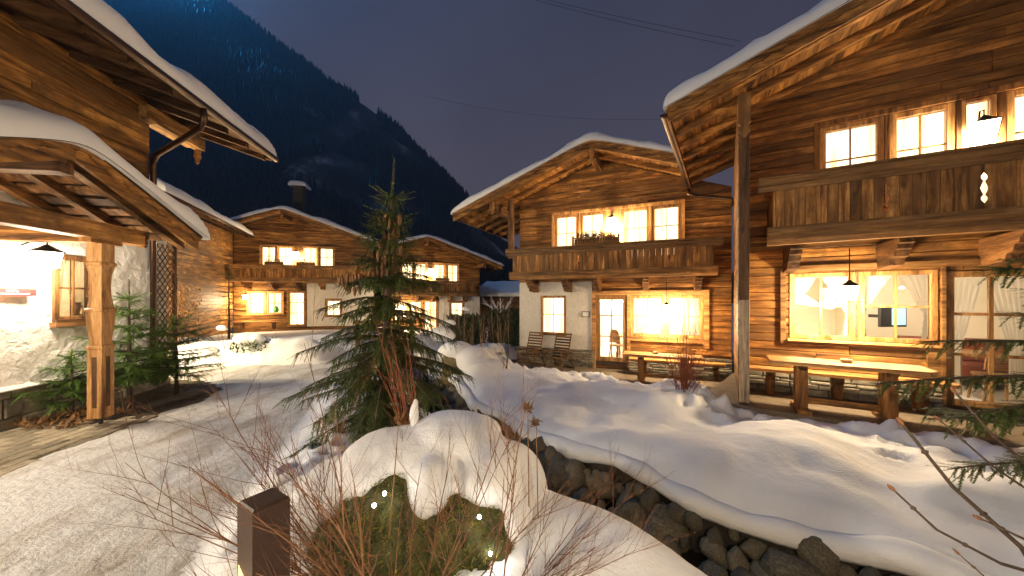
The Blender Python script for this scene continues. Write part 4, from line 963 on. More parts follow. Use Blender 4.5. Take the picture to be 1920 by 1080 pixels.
for x in (.04,-1.55):
    # turned and chamfered post
    pr = [(.085,0.10),(.085,.62),(.085,1.02),(.092,1.03),(.092,1.06),(.075,1.08),(.072,1.16),(.088,1.34),(.095,1.52),(.105,1.53),(.105,1.56),(.085,1.58),(.07,1.72),(.064,1.86),(.07,2.02),(.092,2.14),(.105,2.15),(.105,2.18),(.088,2.2),(.088,2.44)]
    m = MB(); vs = []
    for r_, zz in pr: vs += [(x-r_,-1.1-r_,zz),(x+r_,-1.1-r_,zz),(x+r_,-1.1+r_,zz),(x-r_,-1.1+r_,zz)]
    fs = [(i*4+k, i*4+(k+1)%4, i*4+4+(k+1)%4, i*4+4+k) for i in range(len(pr)-1) for k in range(4)]+[(3,2,1,0), tuple(range(len(vs)-4, len(vs)))]
    m.add(vs, fs); po = m.obj('post', 'pine_z', Lh)
    g = MB()
    for sx in (-1, 1):
        g.box(x-.035, x+.035, -1.1+sx*.0865-.002*(sx < 0), -1.1+sx*.0865+.002*(sx > 0), .22, .92) if False else None
    for (ax, ay) in ((1,0),(-1,0),(0,-1)):
        if ax: g.box(x+ax*.084-.003, x+ax*.084+.003, -1.13, -1.07, .24, .92)
        else: g.box(x-.03, x+.03, -1.1+ay*.084-.003, -1.1+ay*.084+.003, .24, .92)
    g.obj('carved_groove', 'brown_z', po)
    MB().tube([(x,-1.1,-.03),(x,-1.1,.11)], .022, 8).obj('post_foot', 'black_metal', po)
snow_slab('canopy_snow', Lh, np.array(edge_samples(CL-.10, CRr+.10, .34, 40)), np.array(edge_samples(-1.66, .0, .3, 16)), lambda X, Y: CZ_-CP*(np.sqrt((X-CR)**2+.06)-.05)+.05, .36, .32, 95)
# ---------------------------------------------------------------- lamps
GA = 'lanterns burning on terraces and balconies'
lantern('pendant lantern hanging under the balcony in front of the nearest chalet window', A, (1.42,-.62,1.80), 180, GA, 1.15, cord=.70)
lantern('wall lantern on the nearest chalet balcony beside the flower box', A, (2.97,-.16,4.16), 170, GA, 1.35, wall=.12)
lantern('pendant lantern over the terrace table of the middle chalet', B, (4.66,-.55,1.42), 180, GA, 1.1, cord=.86)
lantern('wall lantern between upper windows of the middle chalet', B, (3.14,-.30,4.02), 180, GA, 1.4, wall=.24)
lantern('wall lantern between upper windows of the far left chalet', C, (3.36,-.30,3.95), 170, GA, 1.6, wall=.24)
lantern('lantern by the lower window of the far left chalet', C, (.95,-.75,1.45), 200, GA, 1.2, cord=.8)
lantern('wall lantern between upper windows of the farthest chalet', D, (2.82,-.30,3.92), 170, GA, 1.6, wall=.24)
lantern('lantern by the lower window of the farthest chalet', D, (.85,-.75,1.60), 200, GA, 1.2, cord=.65)
lantern('bright wall lantern over red sign on white plaster under porch canopy', Lh, (.18,-.34,2.24), 66, GA, 1.15, wall=.30, hood=1.15, col=(1,.84,.62))
lantern('second porch wall lantern further along the white plaster wall', Lh, (-3.7,-.42,2.30), 190, GA, 1.25, hood=2.6, wall=.2, col=(1,.84,.64))
lantern('lantern on the near end of the left chalet wall', Lh, (-5.7,-.42,2.30), 220, GA, 1.25, hood=2.6, wall=.2, col=(1,.84,.64))
lantern('lantern on the hidden gable end of the left chalet', Lh, (2.85,2.2,2.9), 700, GA, 1.2, col=(1,.78,.46))
# street lantern behind the photographer
st = thing('street_lamp', 'tall street lantern standing behind the viewpoint', 'street lamp', (-1.2,-3.4,0), 0)
MB().tube([(0,0,0),(0,0,.5),(0,0,3.4)], [.07,.045,.035], 10).obj('pole', 'black_metal', st)
MB().lathe([(.09,3.42),(.14,3.72)], n=6).obj('glass_body', 'lamp_glow', st); MB().lathe([(.19,3.73),(.2,3.75),(.03,3.9)], n=6).obj('cap', 'black_metal', st)
lamp('bulb', (0,0,3.36), 48, (1,.85,.66), .12, st)
# lamps inside rooms
def room_lamp(label, root, p, watts, s=1.):
    wp = root.matrix_world @ Vector(p); t = thing('room_lamp', label, 'lamp', wp, root.rotation_euler.z, 'pendant lamps inside the rooms')
    MB().lathe([(.20*s,-.06*s),(.19*s,-.05*s),(.05*s,.07*s),(.02*s,.10*s)], n=16).obj('shade', 'lamp_glow', t, True)
    MB().tube([(0,0,.1*s),(0,0,.62)], .006, 5).obj('cord', 'black_metal', t)
    lamp('bulb', (0,0,-.10*s), watts, (1,.80,.52), .12, t); return t
room_lamp('cone shade lamp lit inside behind left half of terrace window', A, (1.10,.9,1.66), 13, 1.0)
room_lamp('room lamp inside the glazed door of the nearest chalet', A, (2.75,1.5,1.95), 28, .8)
room_lamp('room lamp inside the glazed door of the middle chalet', B, (3.3,1.4,1.6), 170, .8)
room_lamp('room lamp behind terrace window of the middle chalet', B, (4.9,1.4,1.5), 34, .8)

def put(root, p): return root.matrix_world @ Vector(p)
# ---------------------------------------------------------------- terrace furniture
def table(label, root, p, L_, wd, h, group):
    t = thing('table', label, 'table', put(root, p), root.rotation_euler.z, group)
    MB().prism([(-L_/2,-wd/2),(L_/2-.1,-wd/2),(L_/2,-wd/2+.12),(L_/2,wd/2),(-L_/2,wd/2)], 'z', h-.055, h).obj('table_top', 'pine_x', t)
    for x in (-L_*.27, L_*.27):
        MB().box(x-.075, x+.075, -.10, .10, .05, h-.055).obj('leg', 'larch_z', t); MB().box(x-.085, x+.085, -.32, .32, -.0, .06).obj('foot', 'larch_y', t)
        MB().prism([(-.3,h-.057),(.3,h-.057),(.2,h-.13),(-.2,h-.13)], 'x', x-.04, x+.04).obj('brace', 'brown_y', t)
    MB().box(-L_*.27+.076, L_*.27-.076, -.03, .03, .12, .20).obj('stretcher', 'larch_x', t)
    return t
def bench(label, root, x0, x1, y, z0, h, group, xs_, dp=.36):
    t = thing('bench', label, 'bench', put(root, ((x0+x1)/2, y, z0)), root.rotation_euler.z, group); a = (x1-x0)/2
    MB().prism([(-a,-dp/2+.02),(-a+.03,-dp/2),(a-.06,-dp/2),(a,-dp/2+.07),(a,dp/2),(-a,dp/2)], 'z', h-.05, h).obj('seat', 'pine_x', t)
    for x in xs_: MB().prism([(dp/2,h-.05),(-dp/2+.06,h-.05),(-dp/2+.07,h-.12),(-.02,h-.2),(-.05,h-.3),(.0,.0),(dp/2-.04,.0),(dp/2,h-.3)], 'x', x-.06, x+.06).obj('leg', 'brown_z', t)
    return t
TG = 'plank tables on the chalet terraces'; BG = 'wall benches on the chalet terraces'
table('long plank table on the nearest chalet terrace holding an ashtray', A, (1.22,-1.16,-.035), 1.78, .62, .78, TG)
bench('long wall bench behind table under the big window of nearest chalet', A, .04, 2.62, -.38, -.035, .49, BG, (-.9,.0,.95))
table('plank table on the terrace of the middle chalet near shrub', B, (4.55,-1.30,-.5), 1.9, .6, .74, TG)
bench('wall bench under the wide window of the middle chalet', B, 3.66, 6.1, -.42, -.5, .46, BG, (-.8,.3,1.0))
bench('far wall bench under lit window of far left chalet', C, .3, 2.7, -.6, -.4, .46, BG, (-.8,.8))
def ashtray(label, root, p):
    t = MB(); t.lathe([(.055,0),(.075,.02),(.07,.05),(.05,.045),(.045,.02)], n=10); o = t.obj('ashtray', 'ceramic', None, True); o.location = put(root, p); return tag(o, label, 'ashtray', 'ashtrays on the terrace tables')
ashtray('small brown ashtray on the table of the nearest chalet', A, (1.28,-1.10,.746)); ashtray('small ashtray on the table of the middle chalet', B, (4.4,-1.25,.241))
def deck_chair(label, root, p, rz):
    t = thing('deck_chair', label, 'chair', put(root, p), root.rotation_euler.z+rz, 'wooden deck chairs by the white wall')
    # local: faces -y, back leans to +y
    d = Vector((0,.30,.88)).normalized(); o0 = Vector((0,.05,.34))
    fr = MB()
    for x in (-.26,.26): fr.tube([Vector((x,0,0))+o0, Vector((x,0,0))+o0+d*.82], .02, 4)
    fr.obj('back_frame', 'brown_z', t)
    for k in range(9):
        c = o0+d*(.06+k*.09); MB().box(-.25,.25,c.y-.010,c.y+.010,c.z-.026,c.z+.026).obj('back_slat', 'brown_x', t)
    for k in range(7):
        y = .05-k*.075; MB().box(-.25,.25,y-.028,y+.028,.335+.012*k,.355+.012*k).obj('seat_slat', 'brown_x', t)
    for x in (-.29,.29):
        MB().prism([(-.50,.58),(-.46,.62),(.20,.56),(.20,.53)], 'x', x-.035, x+.035).obj('armrest', 'brown_y', t)
        MB().tube([(x,-.42,0),(x,-.30,.3),(x,-.40,.58)], .02, 4).obj('leg', 'brown_z', t); MB().tube([(x,.42,0),(x,.12,.36),(x,-.1,.38)], .02, 4).obj('leg', 'brown_z', t)
    MB().tube([(-.29,.40,.03),(.29,.40,.03)], .016, 4).obj('stretcher', 'brown_x', t)
    return t
deck_chair('left wooden slatted deck chair under small window of white wall', B, (.70,-.72,-.5), R(-12)); deck_chair('right wooden slatted deck chair closer to the glazed door', B, (1.62,-.74,-.5), R(-14))
# framed notice on the white wall
n_ = thing('framed_notice', 'small framed notice on the white wall beside glazed door', 'sign', put(B, (2.30,-.05,1.20)), B.rotation_euler.z)
MB().box(-.10,.10,-.012,0,-.07,.07).obj('notice', 'sign_white', n_); q = MB(); q.box(-.12,-.10,-.02,0,-.09,.09); q.box(.10,.12,-.02,0,-.09,.09); q.box(-.10,.10,-.02,0,.07,.09); q.box(-.10,.10,-.02,0,-.09,-.07); q.obj('frame', 'brown_x', n_)
# red sign under the porch lantern
s_ = thing('red_sign', 'red and lime sign plate with white lettering below porch lantern', 'sign', put(Lh, (.06,-.12,1.79)), Lh.rotation_euler.z)
MB().box(-.36,.20,-.012,.0,-.055,.045).obj('plate', 'sign_red', s_); MB().box(-.36,.20,-.011,.0,.047,.13).obj('lime_band', 'sign_lime', s_)
lt = MB(); rq = random.Random(2)
for x0, x1, zz, hh_ in ((-.12,.0,.008,.016),(-.26,.12,-.032,.018)):
    x = x0
    while x < x1:
        w_ = rq.uniform(.004,.012); lt.box(x, x+w_, -.0145, -.0125, zz, zz+hh_*rq.uniform(.5,1.)); x += w_+rq.uniform(.002,.006)
lt.obj('lettering', 'sign_white', s_)['kind'] = 'stuff'
# flower boxes
def tuft(m, c, r, n, rnd, l=.08):
    for _ in range(n):
        a = rnd.uniform(0, 6.28); b = rnd.uniform(-.3, 1.2); d = Vector((math.cos(a)*math.cos(b), math.sin(a)*math.cos(b), math.sin(b)))
        p = Vector(c)+Vector((rnd.uniform(-1,1)*r[0], rnd.uniform(-1,1)*r[1], rnd.uniform(-.3,1)*r[2])); w_ = d.cross(Vector((0,0,1))); w_ = (w_.normalized() if w_.length > .01 else Vector((1,0,0)))*l*.22
        m.add([p-w_, p+w_, p+d*l*rnd.uniform(.6,1.3)], [(0,1,2)])
def flower_box(label, root, p, L_, mat, rail=True, n=500):
    rn = random.Random(len(label)); t = thing('flower_box', label, 'planter', put(root, p), root.rotation_euler.z, 'flower boxes on the balcony rails')
    MB().box(-L_/2, L_/2, -.09, .09, 0, .16).obj('trough', 'weathered_x', t)
    if rail:
        for k in range(int(L_/.07)):
            x = -L_/2+.03+k*.07; MB().lathe([(.016,0),(.010,.05),(.018,.08),(.010,.12),(.016,.15)], (x,-.13,0.02), 6).obj('baluster', 'weathered_z', t)
        for zz in (0,.17): MB().box(-L_/2-.03, L_/2+.03, -.16, -.10, zz, zz+.025).obj('rail', 'weathered_x', t)
        for x in (-L_/2-.03, L_/2+.03): MB().box(x-.025, x+.025, -.165, -.095, -.02, .24).obj('post', 'weathered_z', t)
    pm_ = MB(); tuft(pm_, (0,0,.17), (L_/2-.05,.10,.14), n, rn); pm_.obj('foliage', mat, t); return t
flower_box('balustered flower box with dark evergreen on middle chalet balcony rail', B, (2.82,-1.10,3.27), 1.22, 'box_plant', n=900)
flower_box('flower box with reddish plant on the nearest chalet balcony rail', A, (3.85,-1.16,3.66), 1.35, 'box_plant_red', n=700)
flower_box('left flower box on far left chalet balcony', C, (2.55,-1.08,3.28), .95, 'box_plant', False, 250); flower_box('right flower box on far left chalet balcony', C, (4.15,-1.08,3.28), .95, 'box_plant', False, 250)
flower_box('flower box on the farthest chalet balcony', D, (3.4,-1.08,3.28), .9, 'box_plant', False, 220)
# interior things
tv = thing('television', 'black television with blue screen inside behind right window half', 'television', put(A, (2.52,1.5,1.35)), A.rotation_euler.z+R(40))
MB().box(-.30,.30,0,.05,-.2,.2).obj('casing', 'plastic_black', tv); MB().box(-.05,.27,-.004,-.001,-.16,.16).obj('screen', 'screen_blue', tv); MB().box(-.04,.04,.05,.4,-.03,.03).obj('arm', 'plastic_black', tv)
def in_table(label, root, p, mat='leather'):
    t = thing('dining_table', label, 'table', put(root, p), root.rotation_euler.z, 'tables inside the rooms')
    MB().box(-.55,.55,-.4,.4,.70,.74).obj('table_top', 'pine_x', t)
    for x in (-.45,.45):
        for y in (-.3,.3): MB().box(x-.03,x+.03,y-.03,y+.03,0,.7).obj('leg', 'pine_z', t)
def in_chair(label, root, p, rz):
    t = thing('dining_chair', label, 'chair', put(root, p), root.rotation_euler.z+rz, 'chairs inside the rooms')
    MB().box(-.2,.2,-.2,.2,.43,.47).obj('seat', 'pine_x', t); MB().prism([(-.2,.55),(-.16,.9),(-.08,.98),(.08,.98),(.16,.9),(.2,.55)], 'y', .17, .20).obj('backrest', 'pine_x', t)
    for x, y in ((-.17,-.17),(.17,-.17),(-.17,.17),(.17,.17)): MB().tube([(x,y,.43),(x*1.25,y*1.25,0)], .018, 6).obj('leg', 'pine_z', t)
in_table('wooden dining table inside glazed door of nearest chalet', A, (3.7,1.55,0)); in_chair('pale wooden chair inside the glazed door of nearest chalet', A, (3.5,.85,0), R(180)); in_chair('wooden chair at the far side of the nearest chalet table', A, (4.4,1.6,0), R(-80))
sf = thing('sofa', 'red brown leather sofa inside the glazed door', 'sofa', put(A, (3.9,2.4,0)), A.rotation_euler.z); MB().plank(-1.,1.,-.35,.35,.1,.45,.03).obj('seat', 'leather', sf); MB().plank(-1.,1.,.16,.36,.45,.9,.03).obj('backrest', 'leather', sf)
in_table('dining table inside the glazed door of middle chalet', B, (3.6,1.3,-.29)); in_chair('chair inside the glazed door of the middle chalet', B, (3.2,.75,-.29), R(150))
tag(MB().lathe([(.12,0),(.14,.05),(.06,.25),(.09,.34),(.05,.45)], n=10).obj('window_figure', 'toy_red', None, True, loc=put(D, (2.0,.11,.80))), 'small red figure standing in the farthest chalet window', 'figure')
tag(MB().lathe([(.10,0),(.16,.10),(.12,.28),(.03,.36)], n=10).obj('window_figure', 'toy_green', None, True, loc=put(C, (2.15,.10,.56))), 'small green ornament in the far left chalet window', 'figure')

# ---------------------------------------------------------------- bollards
def bollard(label, loc, rz, watts):
    t = thing('bollard_light', label, 'bollard', loc, rz, 'square bollard lights along the path')
    m = MB(); a = .075
    m.add([(-a,-a,0),(a,-a,0),(a,a,0),(-a,a,0),(-a,-a,.80),(a,-a,.80),(a,a,.80),(-a,a,.80),(-a+.01,-a+.01,.812),(a-.01,-a+.01,.812),(a-.01,a-.01,.812),(-a+.01,a-.01,.812)],
          [(0,1,5,4),(1,2,6,5),(2,3,7,6),(3,0,4,7),(4,5,9,8),(5,6,10,9),(6,7,11,10),(7,4,8,11),(8,9,10,11)]); m.obj('body', 'bollard', t)
    MB().prism([(-.055,.25),(.055,.25),(.055,.46),(-.055,.535)], 'y', -a-.004, -a-.001).obj('light_slot', 'slot_glow', t)
    if watts: lamp('bulb', (0,-a-.06,.36), watts, (1,.72,.34), .04, t)
bollard('dark square bollard light in the foreground by the bare shrub', (-1.13,1.58,-.02), R(-32), 2.5)
bollard('distant bollard light with glowing slot beside the small firs', (-8.05,8.15,0), R(60), 5)
# ---------------------------------------------------------------- trellis panels
tr = thing('trellis', 'diagonal lattice trellis fixed at the corner of the white wall', 'trellis', put(Lh, (2.38,-.10,.42)), Lh.rotation_euler.z)
for s in (-1, 1):
    for k in range(-4, 22):
        # diagonal slat clipped to the panel
        W_, H_ = .44, 2.35; x0, z0_ = (-W_/2, k*.15) if s > 0 else (W_/2, k*.15); x1, z1_ = -x0, z0_+W_*1.25
        if z1_ < .05 or z0_ > H_-.05: continue
        if z0_ < 0: x0 += (x1-x0)*(-z0_)/(z1_-z0_); z0_ = 0
        if z1_ > H_: x1 = x0+(x1-x0)*(H_-z0_)/(z1_-z0_); z1_ = H_
        MB().tube([(x0, .012*s, z0_), (x1, .012*s, z1_)], .012, 4).obj('slat', 'brown_x', tr)
for x in (-.23,.23): MB().box(x-.02, x+.02, -.03, .03, 0, 2.38).obj('upright', 'brown_z', tr)
g2 = thing('trellis', 'square garden trellis below the dry climbing plant', 'trellis', (-9.3,9.55,.1), R(14))
for k in range(6): MB().box(-.55+k*.22-.012, -.55+k*.22+.012, -.02, 0, 0, 1.3).obj('slat', 'brown_z', g2)
for k in range(6): MB().box(-.57,.57,.001,.02,.1+k*.22,.125+k*.22).obj('slat', 'brown_x', g2)
# wooden railing of the little bridge behind the spruce
rl = thing('bridge_railing', 'low wooden railing of the footbridge behind the spruce', 'railing', (-5.0,11.2,.05), R(14))
for x in (0,.85,1.7): MB().box(x-.06, x+.06, -.06, .06, 0, .95).obj('post', 'brown_z', rl)
for z in (.34,.60,.84): MB().box(-.1,1.8,-.10,-.062,z,z+.10).obj('rail', 'brown_x', rl)
# ---------------------------------------------------------------- plants
def sprig(nn, L_, nl, seed, stemr=.004, flat=.35):
    """needle-covered twig along +x; returns triangles"""
    r = random.Random(seed); vs = []; fs = []
    def tri(a, b, c): b0 = len(vs); vs.extend([a, b, c]); fs.append((b0, b0+1, b0+2))
    tri((0,-stemr,0),(0,stemr,0),(L_,0,0)); tri((0,0,-stemr),(0,0,stemr),(L_,0,0))
    for i in range(nn):
        t = (i+r.random())/nn; x = L_*t; a = r.uniform(0, 2*PI); sp = nl*(1-.35*t)*r.uniform(.75,1.15)
        y = math.cos(a); z = math.sin(a)*flat+.12; k = .55
        d = Vector((k, y, z)).normalized(); s = Vector((0,0,1)).cross(d); s = (s.normalized() if s.length > .01 else Vector((0,1,0)))*.0055*(1+nl*18)
        p = Vector((x,0,0)); tri(tuple(p-s), tuple(p+s), tuple(p+d*sp))
    return np.array(vs), np.array(fs)
def conifer(name, label, loc, H, rad, seed, mat, nl, sprigL, whorls, per, z0=.12, droop=.3, lift=.15, shape=1.0, leader=.3, group=None, dens=1., trunk_r=.05, needles_n=64, branches=None, trunk_mat='bark'):
    r = random.Random(seed); t = thing(name, label, 'tree', loc, 0, group)
    MB().tube([(0,0,-.1),(.01,0,H*.3),(-.01,.01,H*.6),(0,0,H-leader*.7),(.0,0,H)], [trunk_r*1.15,trunk_r,trunk_r*.65,trunk_r*.22,.003], 7).obj('trunk', trunk_mat, t, True)
    SV, SF = [], []; SP = [sprig(needles_n, 1., nl/sprigL, seed*10+i) for i in range(4)]; limb = MB(); off = 0
    def place(p, d, up, s, v):
        nonlocal off
        d = d.normalized(); y = up.cross(d); y = y.normalized() if y.length > .01 else Vector((0,1,0)); z = d.cross(y)
        Mx = np.array([[d.x,y.x,z.x],[d.y,y.y,z.y],[d.z,y.z,z.z]]); vv, ff = SP[v]
        SV.append((vv*s) @ Mx.T+np.array(p)); SF.append(ff+off); off += len(vv)
    bl = branches
    if bl is None:
        bl = []
        for w_ in range(whorls):
            f = (w_+r.uniform(-.3,.3))/max(1, whorls-1); f = min(1, max(0, f)); z = z0+(H-leader-z0)*f
            n = max(3, int(per*(1-.35*f)))
            for k in range(n): bl.append((z+r.uniform(-.05,.05), 2*PI*(k+r.uniform(-.3,.3))/n+w_*.7, rad*(1-f)**shape*r.uniform(.5,1.12)*min(1., .55+f*1.8)+.10))
    for z, az, L_ in bl:
        if branches is None and name == 'spruce_tree' and r.random() < .14: continue
        d0 = Vector((math.cos(az), math.sin(az), 0)); pts = []
        el0 = lift*(1 if z > H*.5 else .4)
        for i in range(7):
            u = i/6; pts.append(Vector((0,0,z))+d0*L_*u+Vector((0,0, el0*L_*u*1.3-droop*L_*u*u*(1.3 if z < H*.6 else .6)+.22*L_*droop*u**4)))
        limb.tube(pts, [.012*(1-.8*i/6)*(L_/.8)**.5+.002 for i in range(7)], 4, False)
        m = max(3, int(L_/ (sprigL*.34)*dens))
        for i in range(m):
            u = .12+.88*(i+.5)/m; q = u*6; a = min(5, int(q)); p = pts[a].lerp(pts[a+1], q-a); tg = (pts[a+1]-pts[a]).normalized()
            side = tg.cross(Vector((0,0,1))).normalized()
            for s in (-1, 1):
                ln = sprigL*(1.15-.55*u)*r.uniform(.7,1.25); dd = tg*.75+side*s*r.uniform(.5,1.)+Vector((0,0,r.uniform(-.45,.12)-droop*.5))
                place(p, dd, Vector((0,0,1)), ln, r.randrange(4))
                if ln > sprigL*.75 and r.random() < .6: place(p+dd.normalized()*ln*.45, dd+side*s*.8+Vector((0,0,-.3)), Vector((0,0,1)), ln*.6, r.randrange(4))
            for _ in range(2):
                if r.random() < .3*dens: place(p+side*r.uniform(-.05,.05), tg*.6+side*r.uniform(-.4,.4)+Vector((0,0,-.6-2.2*droop)), Vector((0,0,1)), sprigL*r.uniform(.5,1.), r.randrange(4))
        place(pts[-2], pts[-1]-pts[-2], Vector((0,0,1)), sprigL*1.0, r.randrange(4))
    if leader:
        for k in range(5): place(Vector((0,0,H-leader)), Vector((math.cos(k*1.26)*.9, math.sin(k*1.26)*.9, .35)), Vector((0,0,1)), sprigL*1.5, k%4)
        place(Vector((0,0,H-leader*.75)), Vector((0,0,1)), Vector((1,0,0)), leader*.75, 0)
    limb.obj('limbs', trunk_mat, t, True)['kind'] = 'stuff'
    link('crown', npmesh('crown', np.concatenate(SV), np.concatenate(SF), mat, False), t)
    return t
sp = conifer('spruce_tree', 'dark green spruce hung with cones in the centre of the garden', (-1.66,4.45,.05), 3.50, 1.50, 3, 'needle', .028, .21, 18, 8, z0=.15, droop=.34, lift=.30, shape=1.08, leader=.55, dens=2.0, trunk_r=.055, needles_n=80)
sp.rotation_euler = (R(-1.5), R(1.8), 0)
# hanging cones in the upper crown
cm = MB().lathe([(.004,0),(.016,-.015),(.019,-.05),(.016,-.095),(.006,-.125)], n=7).mesh('cone', 'cone', True)
rc = random.Random(12)
for k in range(58):
    z = rc.uniform(2.05, 2.78); rr_ = rc.uniform(.03,.20)*(1.2 if z < 2.4 else .8); a = rc.uniform(0, 6.28)
    link('cone', cm, sp, (rr_*math.cos(a), rr_*math.sin(a), z), (rc.uniform(-.15,.15), rc.uniform(-.15,.15), 0), rc.uniform(.9,1.4))
for k in range(26):
    a = rc.uniform(2.4, 4.2); rr_ = rc.uniform(.35,.62); link('cone', cm, sp, (rr_*math.cos(a), rr_*math.sin(a), rc.uniform(1.78,1.98)), (rc.uniform(-.15,.15), rc.uniform(-.15,.15), 0), rc.uniform(.8,1.2))
FG = 'young firs in the planting bed'
conifer('fir_tree', 'bright green young fir standing just behind the porch post', (-6.02,5.45,-.02), 2.02, .72, 21, 'fir_needle', .030, .20, 9, 7, z0=.45, droop=.02, lift=.22, shape=.75, leader=.32, group=FG, dens=1.6, trunk_r=.032, trunk_mat='twig_grey')
conifer('fir_tree', 'bushy young fir right of the porch post near trellis', (-6.15,6.35,-.02), 1.5, .75, 22, 'fir_needle', .030, .20, 8, 7, z0=.3, droop=.02, lift=.2, shape=.6, leader=.2, group=FG, dens=1.6, trunk_r=.028)
conifer('fir_tree', 'low fir half hidden behind the porch post against white wall', (-6.35,5.0,-.02), 1.0, .50, 23, 'fir_needle', .030, .18, 5, 6, z0=.25, droop=.02, lift=.2, shape=.6, leader=.15, group=FG, dens=1.6, trunk_r=.02)
conifer('spruce_tree', 'slim spruce standing before the far left chalet', (-11.6,14.2,0), 3.2, .95, 24, 'needle', .03, .30, 11, 7, z0=.3, droop=.2, lift=.2, shape=.8, leader=.5, dens=.6, trunk_r=.04, needles_n=50)
# spruce at the right edge, only its left branches reach into view
conifer('spruce_tree', 'spruce at the right edge reaching branches in front of the terrace', (4.25,2.50,-.1), 2.5, 1., 25, 'needle', .026, .20, 1, 1, leader=.2, dens=1.6, trunk_r=.05, droop=.12, lift=.10, needles_n=90,
        branches=[(1.22,R(168),1.36),(1.05,R(182),1.02),(1.98,R(170),.66),(1.82,R(188),.55),(.92,R(165),.98),(1.45,R(160),.95),(.62,R(176),.98),(.72,R(190),.8),(1.6,R(60),.8),(1.3,R(20),.9),(1.0,R(300),.9),(.8,R(100),.9),(2.1,R(80),.5),(1.5,R(230),.7)])
# bare shrubs
def shrub(name, label, loc, stems, seed, mat, L_, spread, r0=.006, levels=2, kids=5, lean=(0,0,1), group=None, curve=.25, taper=.25):
    r = random.Random(seed); t = thing(name, label, 'shrub', loc, 0, group); m = MB()
    def grow(p, d, ln, rad, lv):
        n = 5; pts = [p]; q = p.copy(); dd = d.copy()
        for i in range(n):
            dd = (dd+Vector((r.uniform(-1,1), r.uniform(-1,1), r.uniform(-.6,.9)))*curve*.3).normalized(); q = q+dd*ln/n; pts.append(q.copy())
        m.tube(pts, [rad*(1-(1-taper)*i/n) for i in range(n+1)], 4 if lv else 3, False)
        if lv > 0:
            for k in range(kids):
                u = r.uniform(.25,.95); i = min(n-1, int(u*n)); b = pts[i].lerp(pts[i+1], u*n-i); tg = (pts[i+1]-pts[i]).normalized()
                e = Vector((r.uniform(-1,1), r.uniform(-1,1), r.uniform(-.3,1))).normalized(); nd_ = (tg*1.0+e*.75).normalized()
                grow(b, nd_, ln*r.uniform(.25,.5)*(1.1-.4*u), rad*.55*(1-.5*u), lv-1)
    for k in range(stems):
        a = r.uniform(0, 2*PI); s = r.uniform(.1, 1)*spread; d = (Vector(lean)+Vector((math.cos(a)*s, math.sin(a)*s, 0))).normalized()
        grow(Vector((r.uniform(-.06,.06), r.uniform(-.06,.06), -.05)), d, L_*r.uniform(.6,1.1), r0*r.uniform(.7,1.2), levels)
    m.obj('twigs', mat, t); return t
SG = 'bare shrubs in the snow'
shrub('bare_shrub', 'large bare brown shrub spreading in front of the mossy boulder', (-.48,1.62,.12), 18, 31, 'twig', 1.25, 1.35, .006, 2, 8, (-.25,.0,.75), SG)
shrub('bare_shrub', 'bare brown shrub bending left over the dark bollard', (-.72,1.72,.15), 15, 32, 'twig', 1.4, .8, .0055, 2, 7, (-.85,.15,.75), SG)
shrub('bare_shrub', 'bare reddish shrub spreading over the right hand snow mound', (-.10,1.70,.15), 12, 33, 'twig', 1.0, .9, .005, 2, 8, (.55,.15,.5), SG)
shrub('red_dogwood', 'tall red stemmed shrub rising in front of the spruce', (-.74,2.62,.55), 16, 34, 'twig_red', .98, .20, .0048, 1, 3, (-.24,.05,1), SG, curve=.12)
shrub('bare_shrub', 'low red brown twigs on the bank between path and boulder', (-1.62,3.0,.12), 18, 35, 'twig_red', .5, 1.2, .003, 1, 4, (.1,0,.5), SG)
shrub('bare_shrub', 'red brown twiggy bush at the corner of the nearest chalet terrace', (2.98,6.0,-.05), 60, 36, 'twig_red', 1.35, .55, .006, 1, 5, (0,0,1), SG, curve=.15)
shrub('bare_shrub', 'dry tangled climber with brown leaves on garden trellis', (-9.4,9.6,.1), 22, 37, 'twig', 1.9, .40, .010, 2, 8, (.05,0,1), SG)
shrub('bare_shrub', 'snow dotted bare shrub by the path bend', (-7.6,9.2,.3), 6, 38, 'twig', .75, .6, .006, 1, 4, (0,0,1), SG)
shrub('bare_shrub', 'low dry stalks beside the snow heap by the brook', (-.15,7.45,.25), 9, 39, 'twig_grey', .42, .7, .005, 1, 3, (0,0,1), SG)
for k in range(15):
    x = -2.35+k*.155+random.uniform(-.05,.05); y = 11.6+random.uniform(-.5,.8)
    shrub('bare_sapling', 'thin upright bare sapling in the row before the dark hedge', (x, y, -.2), 2, 100+k, 'twig_pale', random.uniform(1.5,2.3), .07, .012, 1, 5, (random.uniform(-.06,.06),0,1), 'saplings in a row by the middle chalet', curve=.10)
shrub('frosted_shrub', 'floodlit snow covered branching shrub beyond the hedge', (-.55,17.5,.9), 8, 40, 'roof_snow', 1.1, 1.1, .022, 2, 6, (.1,0,.7), SG)
# dry leaves of the climber
lm = MB(); rn = random.Random(5)
tuft(lm, (0,0,1.15), (.62,.25,.62), 900, rn, .10); tag(lm.obj('dry_foliage', 'dry_leaf', None, loc=(-9.35,9.55,.25)), 'brown dry leaves of the climber by the path', 'leaves', kind='stuff')
lm = MB(); rn = random.Random(6)
for _ in range(700):
    x, y = rn.uniform(-.75,.45), rn.uniform(-.5,.25); tuft(lm, (x,y,.02), (.02,.02,.06), 1, rn, .08)
tag(lm.obj('leaf_litter', 'dry_leaf', None, loc=(-6.15,4.98,0)), 'pile of dry brown leaves against the stone base', 'leaves', kind='stuff')
